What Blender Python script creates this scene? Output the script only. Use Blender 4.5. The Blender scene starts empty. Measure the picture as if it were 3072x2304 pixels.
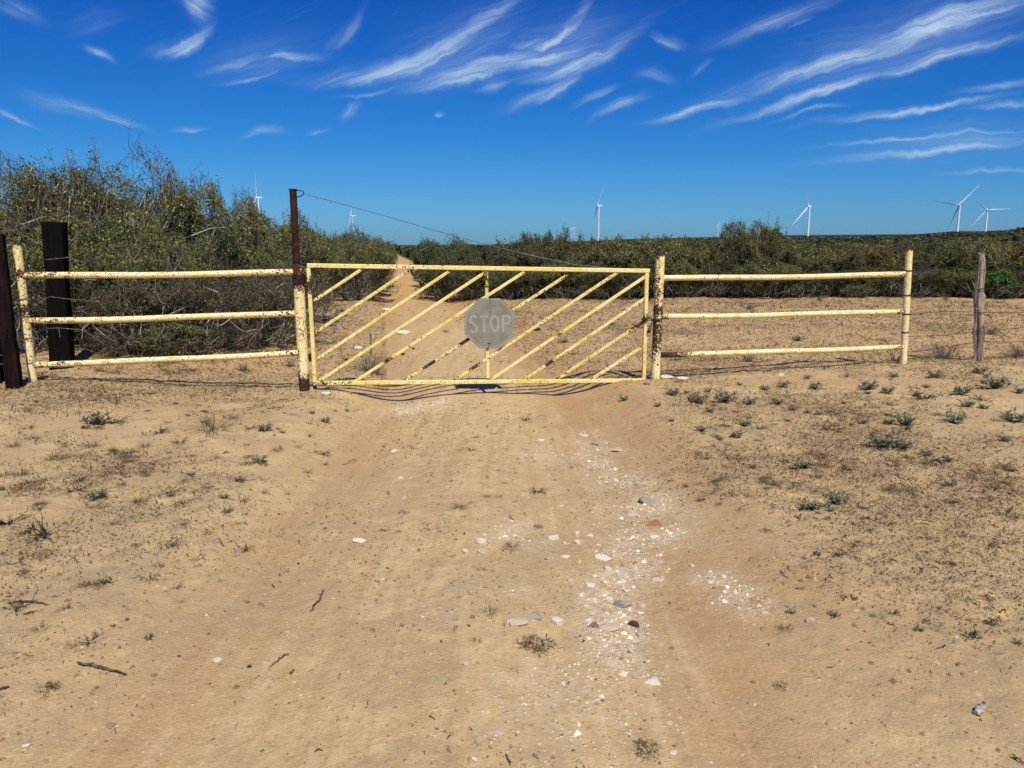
import bpy, math, random
import numpy as np
from mathutils import Vector, Matrix, Quaternion

random.seed(7)
rng = np.random.default_rng(7)
sc = bpy.context.scene
COL = sc.collection

# ------------------------------------------------------------------ camera
FPX, CU, CV = 3072 * 26.0 / 36.0, 1536.0, 1152.0
PITCH = math.radians(10.52)
EYE = 1.7
cam_d = bpy.data.cameras.new('camera')
cam_d.lens = 26.0
cam_d.sensor_width = 36.0
cam_d.clip_start = 0.05
cam_d.clip_end = 30000
cam = bpy.data.objects.new('camera', cam_d)
COL.objects.link(cam)
cam.location = (0, 0, EYE)
cam.rotation_euler = (math.pi / 2 - PITCH, 0, 0)
sc.camera = cam

# ------------------------------------------------------------------ sun + view
SUN_EL = math.radians(54)
SX, SY = 0.27, -0.963
to_sun = Vector((SX * math.cos(SUN_EL), SY * math.cos(SUN_EL), math.sin(SUN_EL)))
sun_d = bpy.data.lights.new('sun', 'SUN')
sun_d.energy = 4.9
sun_d.angle = math.radians(0.5)
sun_d.color = (1.0, 0.93, 0.79)
sun = bpy.data.objects.new('sun', sun_d)
COL.objects.link(sun)
sun.rotation_euler = to_sun.to_track_quat('Z', 'Y').to_euler()
sc.view_settings.view_transform = 'Standard'
sc.view_settings.look = 'None'
sc.view_settings.exposure = 0.0
sc.view_settings.gamma = 1.0
sc.view_settings.use_curve_mapping = False
sc.cycles.max_bounces = 6
sc.cycles.diffuse_bounces = 3
sc.cycles.transparent_max_bounces = 8


# ------------------------------------------------------------------ pixel -> direction (photo measurements)
def ray(u, v):
    xc, yc = (u - CU) / FPX, (CV - v) / FPX
    c, s = math.cos(PITCH), math.sin(PITCH)
    return Vector((xc, c + yc * s, -s + yc * c))


def at_depth(u, v, Y):
    d = ray(u, v)
    return Vector((0, 0, EYE)) + d * (Y / d.y)


# ------------------------------------------------------------------ node helpers
class NT:
    def __init__(self, tree):
        self.t = tree

    def n(self, kind, **kw):
        nd = self.t.nodes.new(kind)
        for k, v in kw.items():
            setattr(nd, k, v)
        return nd

    def lk(self, a, b):
        self.t.links.new(a, b)

    def put(self, sock, v):
        if hasattr(v, 'links') or hasattr(v, 'is_output'):
            self.t.links.new(v, sock)
        else:
            sock.default_value = v

    def m(self, op, a, b=0.0, c=None, clamp=False):
        nd = self.n('ShaderNodeMath', operation=op, use_clamp=clamp)
        self.put(nd.inputs[0], a)
        self.put(nd.inputs[1], b)
        if c is not None:
            self.put(nd.inputs[2], c)
        return nd.outputs[0]

    def noise(self, vec, scale, detail=4.0, rough=0.55, dist=0.0):
        nd = self.n('ShaderNodeTexNoise')
        if vec is not None:
            self.lk(vec, nd.inputs['Vector'])
        nd.inputs['Scale'].default_value = scale
        nd.inputs['Detail'].default_value = detail
        nd.inputs['Roughness'].default_value = rough
        nd.inputs['Distortion'].default_value = dist
        return nd.outputs['Fac']

    def smooth(self, v, a, b, c=0.0, d=1.0):
        nd = self.n('ShaderNodeMapRange', interpolation_type='SMOOTHSTEP')
        self.put(nd.inputs['Value'], v)
        self.put(nd.inputs['From Min'], a)
        self.put(nd.inputs['From Max'], b)
        nd.inputs['To Min'].default_value = c
        nd.inputs['To Max'].default_value = d
        return nd.outputs[0]

    def mix(self, f, a, b, blend='MIX'):
        nd = self.n('ShaderNodeMix', data_type='RGBA', blend_type=blend)
        self.put(nd.inputs[0], f)
        for s, v in ((nd.inputs[6], a), (nd.inputs[7], b)):
            if isinstance(v, tuple):
                s.default_value = (v[0], v[1], v[2], 1)
            else:
                self.lk(v, s)
        return nd.outputs[2]

    def attr(self, name):
        nd = self.n('ShaderNodeAttribute', attribute_name=name)
        return nd


# ------------------------------------------------------------------ sky: Nishita + cirrus on the dome of directions
world = bpy.data.worlds.new('World')
sc.world = world
world.use_nodes = True
wt = world.node_tree
wt.nodes.clear()
W = NT(wt)
sky = W.n('ShaderNodeTexSky', sky_type='NISHITA')
sky.sun_disc = False
sky.sun_elevation = SUN_EL
sky.sun_rotation = math.atan2(SX, SY)
sky.altitude = 100
sky.air_density = 1.0
sky.dust_density = 0.3
sky.ozone_density = 6.0
SKY_GAIN = 0.10
gm = W.n('ShaderNodeSeparateColor')
W.lk(sky.outputs[0], gm.inputs[0])
# camera-style saturation of the blue: per channel power and gain
chan = []
for i, (k, p, q) in enumerate(((1.9, 3.1, 8.0), (1.16, 1.80, 0.9), (0.97, 1.0, 0.0))):
    x_ = W.m('MULTIPLY', gm.outputs[i], SKY_GAIN)
    xp = W.m('POWER', x_, p)
    num = W.m('MULTIPLY', xp, k / SKY_GAIN)
    chan.append(W.m('DIVIDE', num, W.m('MULTIPLY_ADD', xp, q, 1.0)))
cc = W.n('ShaderNodeCombineColor')
for i in range(3):
    W.lk(chan[i], cc.inputs[i])
tc = W.n('ShaderNodeTexCoord')
sp = W.n('ShaderNodeSeparateXYZ')
W.lk(tc.outputs['Generated'], sp.inputs[0])
yy = W.m('MAXIMUM', sp.outputs[1], 0.02)
px = W.m('DIVIDE', sp.outputs[0], yy)
pz = W.m('DIVIDE', sp.outputs[2], yy)
pv = W.n('ShaderNodeCombineXYZ')
W.lk(px, pv.inputs[0])
W.lk(pz, pv.inputs[1])
wn = W.n('ShaderNodeTexNoise')
W.lk(pv.outputs[0], wn.inputs['Vector'])
wn.inputs['Scale'].default_value = 9.0
wn.inputs['Detail'].default_value = 4.0
wn.inputs['Roughness'].default_value = 0.6
ws = W.n('ShaderNodeVectorMath', operation='SUBTRACT')
W.lk(wn.outputs['Color'], ws.inputs[0])
ws.inputs[1].default_value = (0.5, 0.5, 0.5)
wv = W.n('ShaderNodeVectorMath', operation='MULTIPLY_ADD')
W.lk(ws.outputs[0], wv.inputs[0])
wv.inputs[1].default_value = (0.036, 0.030, 0)
W.lk(pv.outputs[0], wv.inputs[2])
wn2 = W.n('ShaderNodeTexNoise')
W.lk(pv.outputs[0], wn2.inputs['Vector'])
wn2.inputs['Scale'].default_value = 34.0
wn2.inputs['Detail'].default_value = 5.0
wn2.inputs['Roughness'].default_value = 0.65
ws2 = W.n('ShaderNodeVectorMath', operation='SUBTRACT')
W.lk(wn2.outputs['Color'], ws2.inputs[0])
ws2.inputs[1].default_value = (0.5, 0.5, 0.5)
wv2 = W.n('ShaderNodeVectorMath', operation='MULTIPLY_ADD')
W.lk(ws2.outputs[0], wv2.inputs[0])
wv2.inputs[1].default_value = (0.014, 0.010, 0)
W.lk(wv.outputs[0], wv2.inputs[2])
WP = wv2.outputs[0]


def cx(side, x, y):
    return ((0 if side == 'L' else 1536) + x * 0.6944, y * 0.6944)


def sky_xy(u, v):
    d = ray(u, v)
    return np.array((d.x / d.y, d.z / d.y))


STROKES = [
    ('L', (780, -20), (850, 30), (890, 100), 46, .62), ('L', (680, 235), (810, 200), (900, 105), 30, .75),
    ('L', (340, 190), (420, 222), (495, 255), 16, .5), ('L', (850, 320), (1010, 270), (1190, 212), 22, .33),
    ('L', (1110, 222), (1260, 236), (1410, 240), 18, .55), ('L', (930, 355), (1100, 338), (1240, 285), 11, .4),
    ('L', (1380, 225), (1500, 150), (1575, 40), 24, .25), ('L', (1370, 345), (1820, 265), (2260, -60), 40, .85),
    ('L', (1740, 385), (2010, 325), (2400, 190), 36, .85), ('R', (-40, 205), (180, 165), (335, -20), 26, .75),
    ('R', (-60, 285), (150, 260), (380, 205), 28, .8), ('R', (30, 345), (310, 280), (560, 110), 30, .75),
    ('R', (-20, 465), (180, 390), (340, 270), 24, .65), ('R', (270, 450), (360, 410), (450, 372), 12, .5),
    ('R', (340, 510), (450, 455), (575, 405), 20, .6), ('R', (610, 130), (680, 180), (740, 200), 20, .5),
    ('R', (860, 190), (1150, 105), (1430, -15), 30, .42), ('R', (1180, 135), (1250, 105), (1320, 80), 9, .35),
    ('R', (590, 525), (800, 480), (1060, 420), 15, .68), ('R', (900, 430), (1400, 275), (2000, 70), 36, .72),
    ('R', (1350, 300), (1800, 120), (2350, -20), 46, .85), ('R', (940, 532), (1330, 405), (1700, 270), 20, .7),
    ('R', (1500, 340), (1850, 235), (2230, 150), 28, .65), ('R', (1340, 537), (1700, 482), (2130, 412), 15, .7),
    ('R', (1360, 634), (1800, 592), (2330, 548), 11, .6), ('R', (1330, 708), (1700, 672), (2330, 590), 19, .65),
    ('R', (1930, 395), (2100, 372), (2330, 345), 15, .42), ('R', (1960, 465), (2150, 450), (2330, 435), 16, .32),
    ('R', (1130, 530), (1300, 482), (1470, 450), 11, .3), ('R', (1830, 755), (2050, 737), (2330, 722), 10, .28),
    ('R', (770, 330), (830, 280), (880, 250), 14, .22), ('L', (220, 430), (430, 490), (600, 552), 13, .55),
    ('L', (60, 410), (300, 455), (480, 520), 30, .2), ('L', (-60, 460), (40, 500), (145, 545), 11, .35),
    ('L', (730, 563), (830, 556), (900, 548), 11, .42), ('L', (1050, 585), (1130, 565), (1245, 570), 14, .36),
    ('L', (1300, 595), (1370, 580), (1430, 568), 9, .28), ('L', (1480, 530), (1520, 490), (1560, 445), 16, .38),
    ('L', (1480, 430), (1620, 407), (1770, 375), 9, .3), ('L', (-40, 0), (70, 45), (190, 95), 32, .25),
    ('L', (2040, 385), (2130, 370), (2230, 345), 22, .36), ('R', (520, 320), (620, 320), (720, 345), 26, .18),
    ('L', (250, 120), (420, 90), (560, 60), 40, .10), ('R', (1700, 640), (1950, 615), (2330, 590), 30, .25),
    ('L', (1860, 505), (1885, 498), (1905, 492), 11, .3),
    ('L', (1650, 350), (1950, 250), (2300, 60), 120, .20), ('R', (-80, 270), (230, 220), (520, 110), 110, .24),
    ('R', (1100, 400), (1650, 190), (2330, 20), 120, .22), ('R', (1400, 670), (1850, 620), (2400, 560), 80, .16),
    ('L', (820, 330), (1100, 260), (1450, 200), 80, .14),
]


def fibre(angle, sc_, det):
    mp = W.n('ShaderNodeMapping', vector_type='TEXTURE')
    W.lk(WP, mp.inputs['Vector'])
    mp.inputs['Rotation'].default_value = (0, 0, angle)
    mp.inputs['Scale'].default_value = (1.0, 0.065, 1.0)
    return W.noise(mp.outputs[0], sc_, det, 0.62)


f_up = fibre(math.radians(20), 11.0, 6.0)
FIB = {}
for q in (-30, -12, 4, 13, 22, 31, 45):
    FIB[q] = W.smooth(fibre(math.radians(q), 7.0 + q * 0.03, 7.0), 0.30, 0.70, 0.30, 1.15)
acc = None
for (sd, a, b, c, wpx, op) in STROKES:
    A, B, Cc = (sky_xy(*cx(sd, *q)) for q in (a, b, c))
    mid = (A + Cc) / 2
    ax = Cc - A
    L = np.linalg.norm(ax) / 2
    ax = ax / (2 * L)
    nrm = np.array((-ax[1], ax[0]))
    sag = float(np.dot(B - mid, nrm))
    ang = math.atan2(ax[1], ax[0])
    hw = wpx * 0.6944 / FPX * 1.5
    mp = W.n('ShaderNodeMapping', vector_type='TEXTURE')
    W.lk(WP, mp.inputs['Vector'])
    mp.inputs['Location'].default_value = (mid[0], mid[1], 0)
    mp.inputs['Rotation'].default_value = (0, 0, ang)
    mp.inputs['Scale'].default_value = (L * 1.06, hw, 1)
    s2 = W.n('ShaderNodeSeparateXYZ')
    W.lk(mp.outputs[0], s2.inputs[0])
    ss = W.m('MULTIPLY', s2.outputs[0], s2.outputs[0])
    # t' = t - k (1 - s^2)
    k = sag / hw
    tt = W.m('ADD', W.m('MULTIPLY_ADD', ss, k, -k), s2.outputs[1])
    tt = W.m('MAXIMUM', tt, W.m('MULTIPLY', tt, -1.45))
    r2 = W.m('ADD', W.m('MULTIPLY', tt, tt), W.m('MULTIPLY', ss, 0.95))
    fall = W.m('POWER', 0.10, r2)
    fib = FIB[min(FIB, key=lambda q: abs(q - math.degrees(ang)))]
    one = W.m('MULTIPLY', W.m('MULTIPLY', fall, op * 1.08), fib)
    acc = one if acc is None else W.m('MAXIMUM', acc, one)
veil = W.m('MULTIPLY', W.smooth(f_up, 0.54, 0.8), 0.035)
dens = W.m('MULTIPLY', acc, 1.05)
elev = W.smooth(sp.outputs[2], 0.07, 0.25)
dens = W.m('ADD', dens, W.m('MULTIPLY', veil, elev), clamp=True)
front = W.smooth(sp.outputs[1], 0.15, 0.35)
dens = W.m('MULTIPLY', dens, front, clamp=True)
CL = (0.52 / SKY_GAIN, 0.69 / SKY_GAIN, 0.86 / SKY_GAIN)
mxs = W.mix(dens, cc.outputs[0], CL)
bg = W.n('ShaderNodeBackground')
W.lk(mxs, bg.inputs['Color'])
bg.inputs['Strength'].default_value = SKY_GAIN
wo = W.n('ShaderNodeOutputWorld')
W.lk(bg.outputs[0], wo.inputs['Surface'])


# ------------------------------------------------------------------ terrain height
def _hash(ix, iy, seed):
    h = (ix.astype(np.int64) * 374761393 + iy.astype(np.int64) * 668265263 + seed * 974711) & 0xFFFFFFFF
    h = ((h ^ (h >> 13)) * 1274126177) & 0xFFFFFFFF
    h = h ^ (h >> 16)
    return (h & 0xFFFF) / 65535.0


def vnoise(x, y, seed=0):
    ix, iy = np.floor(x), np.floor(y)
    fx, fy = x - ix, y - iy
    fx = fx * fx * (3 - 2 * fx)
    fy = fy * fy * (3 - 2 * fy)
    a, b = _hash(ix, iy, seed), _hash(ix + 1, iy, seed)
    c, d = _hash(ix, iy + 1, seed), _hash(ix + 1, iy + 1, seed)
    return (a + (b - a) * fx) * (1 - fy) + (c + (d - c) * fx) * fy - 0.5


def sst(a, b, x):
    t = np.clip((x - a) / (b - a), 0, 1)
    return t * t * (3 - 2 * t)


def road_x(y):
    return np.where(y < 9.1, -0.35 + 0.02 * (9.1 - y), -0.35 - 0.172 * (y - 9.1))


SKYLINE_A = np.radians([-180, -60, -30, -4, 3, 8, 14, 20, 28.3, 30.5, 31.8, 33.6, 34.6, 36, 45, 60, 180])
SKYLINE_H = np.array([0, 0, 0, 4, 26, 44, 55, 66, 70, 86, 84, 90, 112, 104, 90, 40, 0]) * 1.0


def height(x, y):
    x = np.asarray(x, float)
    y = np.asarray(y, float)
    r = np.hypot(x, y)
    d = x - road_x(y)
    near = 1 - sst(60, 160, r)
    amp = 0.05 + 0.10 * sst(2.5, 7.5, y) - 0.09 * sst(11, 17, y)
    h = -amp * (1 - sst(1.2, 1.95, np.abs(d)))
    h += 0.035 * np.exp(-((d + 0.05) / 0.42) ** 2) * near
    h -= 0.045 * (np.exp(-((d - 1.0) / 0.26) ** 2) + np.exp(-((d + 1.05) / 0.28) ** 2)) * near * (0.35 + 0.65 * sst(3, 7, y))
    h += near * (0.18 * sst(-2.6, -5.4, x) + 0.13 * sst(1.9, 6.2, x)) * sst(2.5, 7.0, y) * (1 - 0.6 * sst(12, 20, y))
    tf = y - (8.80 + (x + 2.46) * 0.1584)
    h -= np.where(x < 0, 0.14, 0.08) * sst(1.5, 2.2, np.abs(d)) * sst(0.04, 0.95, tf) * (1 - sst(1.9, 4.5, tf))
    w = (1 - sst(40, 90, r))
    off = sst(1.1, 2.2, np.abs(d))
    h += w * (0.05 * vnoise(x * 0.7, y * 0.7, 1) + (0.012 + 0.020 * off) * vnoise(x * 2.3, y * 2.3, 2)
              + (0.005 + 0.014 * off) * vnoise(x * 7, y * 7, 3) + (0.004 + 0.008 * off) * vnoise(x * 19, y * 19, 4))
    az = np.arctan2(x, y)
    sk = np.interp(az, SKYLINE_A, SKYLINE_H)
    h += sk * (0.25 * sst(150, 1500, r) + 0.75 * sst(900, 5200, r))
    h += sst(100, 400, r) * (1.2 * vnoise(x * 0.006, y * 0.006, 8) + 0.6 * vnoise(x * 0.02, y * 0.02, 9))
    h += sst(1500, 5000, r) * (np.minimum(sk, 60) / 60) * 7 * vnoise(x * 0.0016, y * 0.0016, 11)
    return h


def hgt(x, y):
    return float(height(np.array([x]), np.array([y]))[0])


def on_ground(u, v):
    d = ray(u, v)
    z = 0.0
    for _ in range(12):
        t = (z - EYE) / d.z
        x, y = d.x * t, d.y * t
        z = 0.5 * z + 0.5 * hgt(x, y)
    return Vector((x, y, hgt(x, y)))


# ------------------------------------------------------------------ materials
def new_mat(name, rough=0.7, spec=0.3):
    m = bpy.data.materials.new(name)
    m.use_nodes = True
    t = NT(m.node_tree)
    b = m.node_tree.nodes['Principled BSDF']
    b.inputs['Roughness'].default_value = rough
    b.inputs['Specular IOR Level'].default_value = spec
    return m, t, b


def bump(t, b, h, strength, dist, prev=None):
    nd = t.n('ShaderNodeBump')
    nd.inputs['Strength'].default_value = strength
    nd.inputs['Distance'].default_value = dist
    t.lk(h, nd.inputs['Height'])
    if prev is not None:
        t.lk(prev, nd.inputs['Normal'])
    if b is not None:
        t.lk(nd.outputs[0], b.inputs['Normal'])
    return nd.outputs[0]


def mat_paint(name, pale, deep):
    m, t, b = new_mat(name, 0.45, 0.4)
    co = t.n('ShaderNodeTexCoord').outputs['Object']
    wear = t.attr('wear').outputs['Fac']
    n1 = t.noise(co, 40, 6, 0.62, 0.3)
    n2 = t.noise(co, 90, 4, 0.6)
    n3 = t.noise(co, 5, 4, 0.6)
    big = t.m('ADD', t.m('MULTIPLY', n1, 0.72), t.m('MULTIPLY', n2, 0.28))
    big = t.m('ADD', big, t.m('MULTIPLY_ADD', n3, 0.14, -0.07))
    thr = t.m('MULTIPLY_ADD', wear, -0.42, 0.652)
    chip = t.smooth(big, thr, t.m('ADD', thr, 0.02))
    halo = t.smooth(big, t.m('SUBTRACT', thr, 0.05), t.m('ADD', thr, 0.01))
    tint = t.smooth(t.noise(co, 3.5, 5, 0.6), 0.38, 0.66)
    paint = t.mix(tint, pale, deep)
    grime = t.smooth(t.noise(co, 14, 6, 0.7), 0.48, 0.74, 0, 0.55)
    paint = t.mix(grime, paint, (0.50, 0.34, 0.12))
    paint = t.mix(t.m('MULTIPLY', halo, 0.65), paint, (0.40, 0.19, 0.06))
    rust = t.mix(t.smooth(t.noise(co, 30, 5, 0.6), 0.36, 0.64), (0.018, 0.012, 0.009), (0.085, 0.028, 0.016))
    col = t.mix(chip, paint, rust)
    t.lk(col, b.inputs['Base Color'])
    t.lk(t.smooth(chip, 0, 1, 0.42, 0.85), b.inputs['Roughness'])
    inv = t.m('SUBTRACT', 1.0, chip)
    bump(t, b, t.m('ADD', inv, t.m('MULTIPLY', n2, 0.25)), 0.5, 0.0025)
    return m


M_RAIL = mat_paint('cream_yellow_paint', (0.87, 0.77, 0.45), (0.82, 0.66, 0.27))
M_GATE = mat_paint('gate_yellow_paint', (0.83, 0.72, 0.33), (0.77, 0.63, 0.16))


def mat_rust(name, a, bcol, sc_=18):
    m, t, b = new_mat(name, 0.8, 0.25)
    co = t.n('ShaderNodeTexCoord').outputs['Object']
    n = t.noise(co, sc_, 6, 0.65)
    t.lk(t.mix(t.smooth(n, 0.35, 0.68), a, bcol), b.inputs['Base Color'])
    bump(t, b, n, 0.4, 0.004)
    return m


M_RUST = mat_rust('dark_rusty_iron', (0.016, 0.007, 0.006), (0.060, 0.017, 0.012))
M_IRON = mat_rust('black_iron', (0.010, 0.010, 0.012), (0.05, 0.04, 0.035), 40)
M_WIRE = mat_rust('weathered_wire', (0.14, 0.10, 0.075), (0.36, 0.30, 0.24), 40)
M_GALV = mat_rust('dull_grey_pipe', (0.10, 0.11, 0.12), (0.2, 0.21, 0.22), 22)


def mat_wood(name, dark, light, stretch=0.06, sc_=30, lo=0.38, hi=0.66):
    m, t, b = new_mat(name, 0.9, 0.12)
    co = t.n('ShaderNodeTexCoord').outputs['Object']
    mp = t.n('ShaderNodeMapping')
    t.lk(co, mp.inputs['Vector'])
    mp.inputs['Scale'].default_value = (1, 1, stretch)
    n = t.noise(mp.outputs[0], sc_, 6, 0.65, 0.6)
    n2 = t.noise(co, 3.0, 4, 0.6)
    f = t.m('ADD', t.m('MULTIPLY', n, 0.75), t.m('MULTIPLY', n2, 0.25))
    t.lk(t.mix(t.smooth(f, lo, hi), dark, light), b.inputs['Base Color'])
    bump(t, b, n, 0.9, 0.014)
    return m


M_TIE = mat_wood('creosote_black_timber', (0.0012, 0.001, 0.001), (0.008, 0.005, 0.004))
M_TIE2 = mat_wood('dark_brown_timber', (0.003, 0.002, 0.002), (0.022, 0.010, 0.008))
M_WEATHER = mat_wood('weathered_grey_wood', (0.035, 0.018, 0.012), (0.42, 0.34, 0.26), 0.05, 34, 0.34, 0.60)
M_STICK = mat_wood('dead_stick_wood', (0.05, 0.033, 0.022), (0.22, 0.155, 0.105), 0.4, 40)


def mat_tinted(name, rough=0.85, transl=0.0, noise_amt=0.0):
    m, t, b = new_mat(name, rough, 0.18)
    c = t.attr('tint').outputs['Color']
    if noise_amt:
        co = t.n('ShaderNodeTexCoord').outputs['Object']
        n = t.noise(co, 2.2, 3, 0.6)
        c = t.mix(t.smooth(n, 0.35, 0.7, 0, noise_amt), c, t.mix(1.0, c, (1.5, 1.3, 0.7), 'MULTIPLY'))
    t.lk(c, b.inputs['Base Color'])
    if transl:
        tr = t.n('ShaderNodeBsdfTranslucent')
        t.lk(c, tr.inputs['Color'])
        mx = t.n('ShaderNodeMixShader')
        mx.inputs[0].default_value = transl
        t.lk(b.outputs[0], mx.inputs[1])
        t.lk(tr.outputs[0], mx.inputs[2])
        t.lk(mx.outputs[0], m.node_tree.nodes['Material Output'].inputs['Surface'])
    return m


M_LEAF = mat_tinted('brush_leaves', 0.6, 0.22, 0.5)
M_BARK = mat_tinted('grey_brush_bark', 0.9)
M_WEED = mat_tinted('weed_blades', 0.75, 0.3)
M_LITTER = mat_tinted('dry_litter_bits', 0.9)
M_FAR = mat_tinted('far_brush_leaves', 0.85, 0.0, 0.6)


def mat_stone(name, a, bcol, sc_=20):
    m, t, b = new_mat(name, 0.9, 0.2)
    co = t.n('ShaderNodeTexCoord').outputs['Object']
    n = t.noise(co, sc_, 6, 0.65)
    v = t.noise(co, sc_ * 5, 3, 0.6)
    t.lk(t.mix(t.smooth(t.m('ADD', t.m('MULTIPLY', n, 0.7), t.m('MULTIPLY', v, 0.3)), 0.36, 0.66), a, bcol), b.inputs['Base Color'])
    bump(t, b, n, 0.5, 0.01)
    return m


S_WHITE = mat_stone('white_caliche', (0.57, 0.47, 0.34), (0.80, 0.73, 0.62))
S_GREY = mat_stone('grey_stone', (0.27, 0.245, 0.205), (0.42, 0.385, 0.325))
S_PALE = mat_stone('pale_tan_stone', (0.48, 0.37, 0.25), (0.60, 0.51, 0.39))
S_DARK = mat_stone('dark_stone', (0.035, 0.028, 0.028), (0.10, 0.075, 0.065))
S_BROWN = mat_stone('brown_stone', (0.25, 0.13, 0.06), (0.36, 0.21, 0.11))
S_PURPLE = mat_stone('purple_stone', (0.19, 0.115, 0.085), (0.29, 0.20, 0.15))


def flat_mat(name, col, rough=0.6, spec=0.3, var=0.0, sc_=8):
    m, t, b = new_mat(name, rough, spec)
    if var:
        co = t.n('ShaderNodeTexCoord').outputs['Object']
        n = t.noise(co, sc_, 5, 0.6)
        dk = tuple(c * (1 - var) for c in col)
        t.lk(t.mix(t.smooth(n, 0.3, 0.7), dk, col), b.inputs['Base Color'])
    else:
        b.inputs['Base Color'].default_value = (*col, 1)
    return m


M_TURB = flat_mat('turbine_white', (0.82, 0.83, 0.84), 0.4, 0.4, 0.06, 0.05)


def mat_sign():
    m, t, b = new_mat('weathered_sign_aluminium', 0.55, 0.35)
    co = t.n('ShaderNodeTexCoord').outputs['Object']
    n = t.noise(co, 7, 5, 0.6)
    mp = t.n('ShaderNodeMapping')
    t.lk(co, mp.inputs['Vector'])
    mp.inputs['Scale'].default_value = (1, 1, 0.12)
    st = t.noise(mp.outputs[0], 45, 5, 0.65)
    c = t.mix(t.smooth(n, 0.35, 0.65), (0.198, 0.186, 0.138), (0.255, 0.238, 0.188))
    c = t.mix(t.smooth(st, 0.5, 0.8, 0, 0.5), c, (0.30, 0.28, 0.24))
    c = t.mix(t.smooth(t.noise(co, 60, 3, 0.6), 0.62, 0.72, 0, 0.6), c, (0.12, 0.11, 0.085))
    t.lk(c, b.inputs['Base Color'])
    bump(t, b, t.noise(co, 9, 3, 0.5), 0.25, 0.02)
    return m


M_SIGN = mat_sign()
M_LETTER = mat_stone('faded_letter_film', (0.285, 0.268, 0.225), (0.365, 0.342, 0.295), 9)


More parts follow.
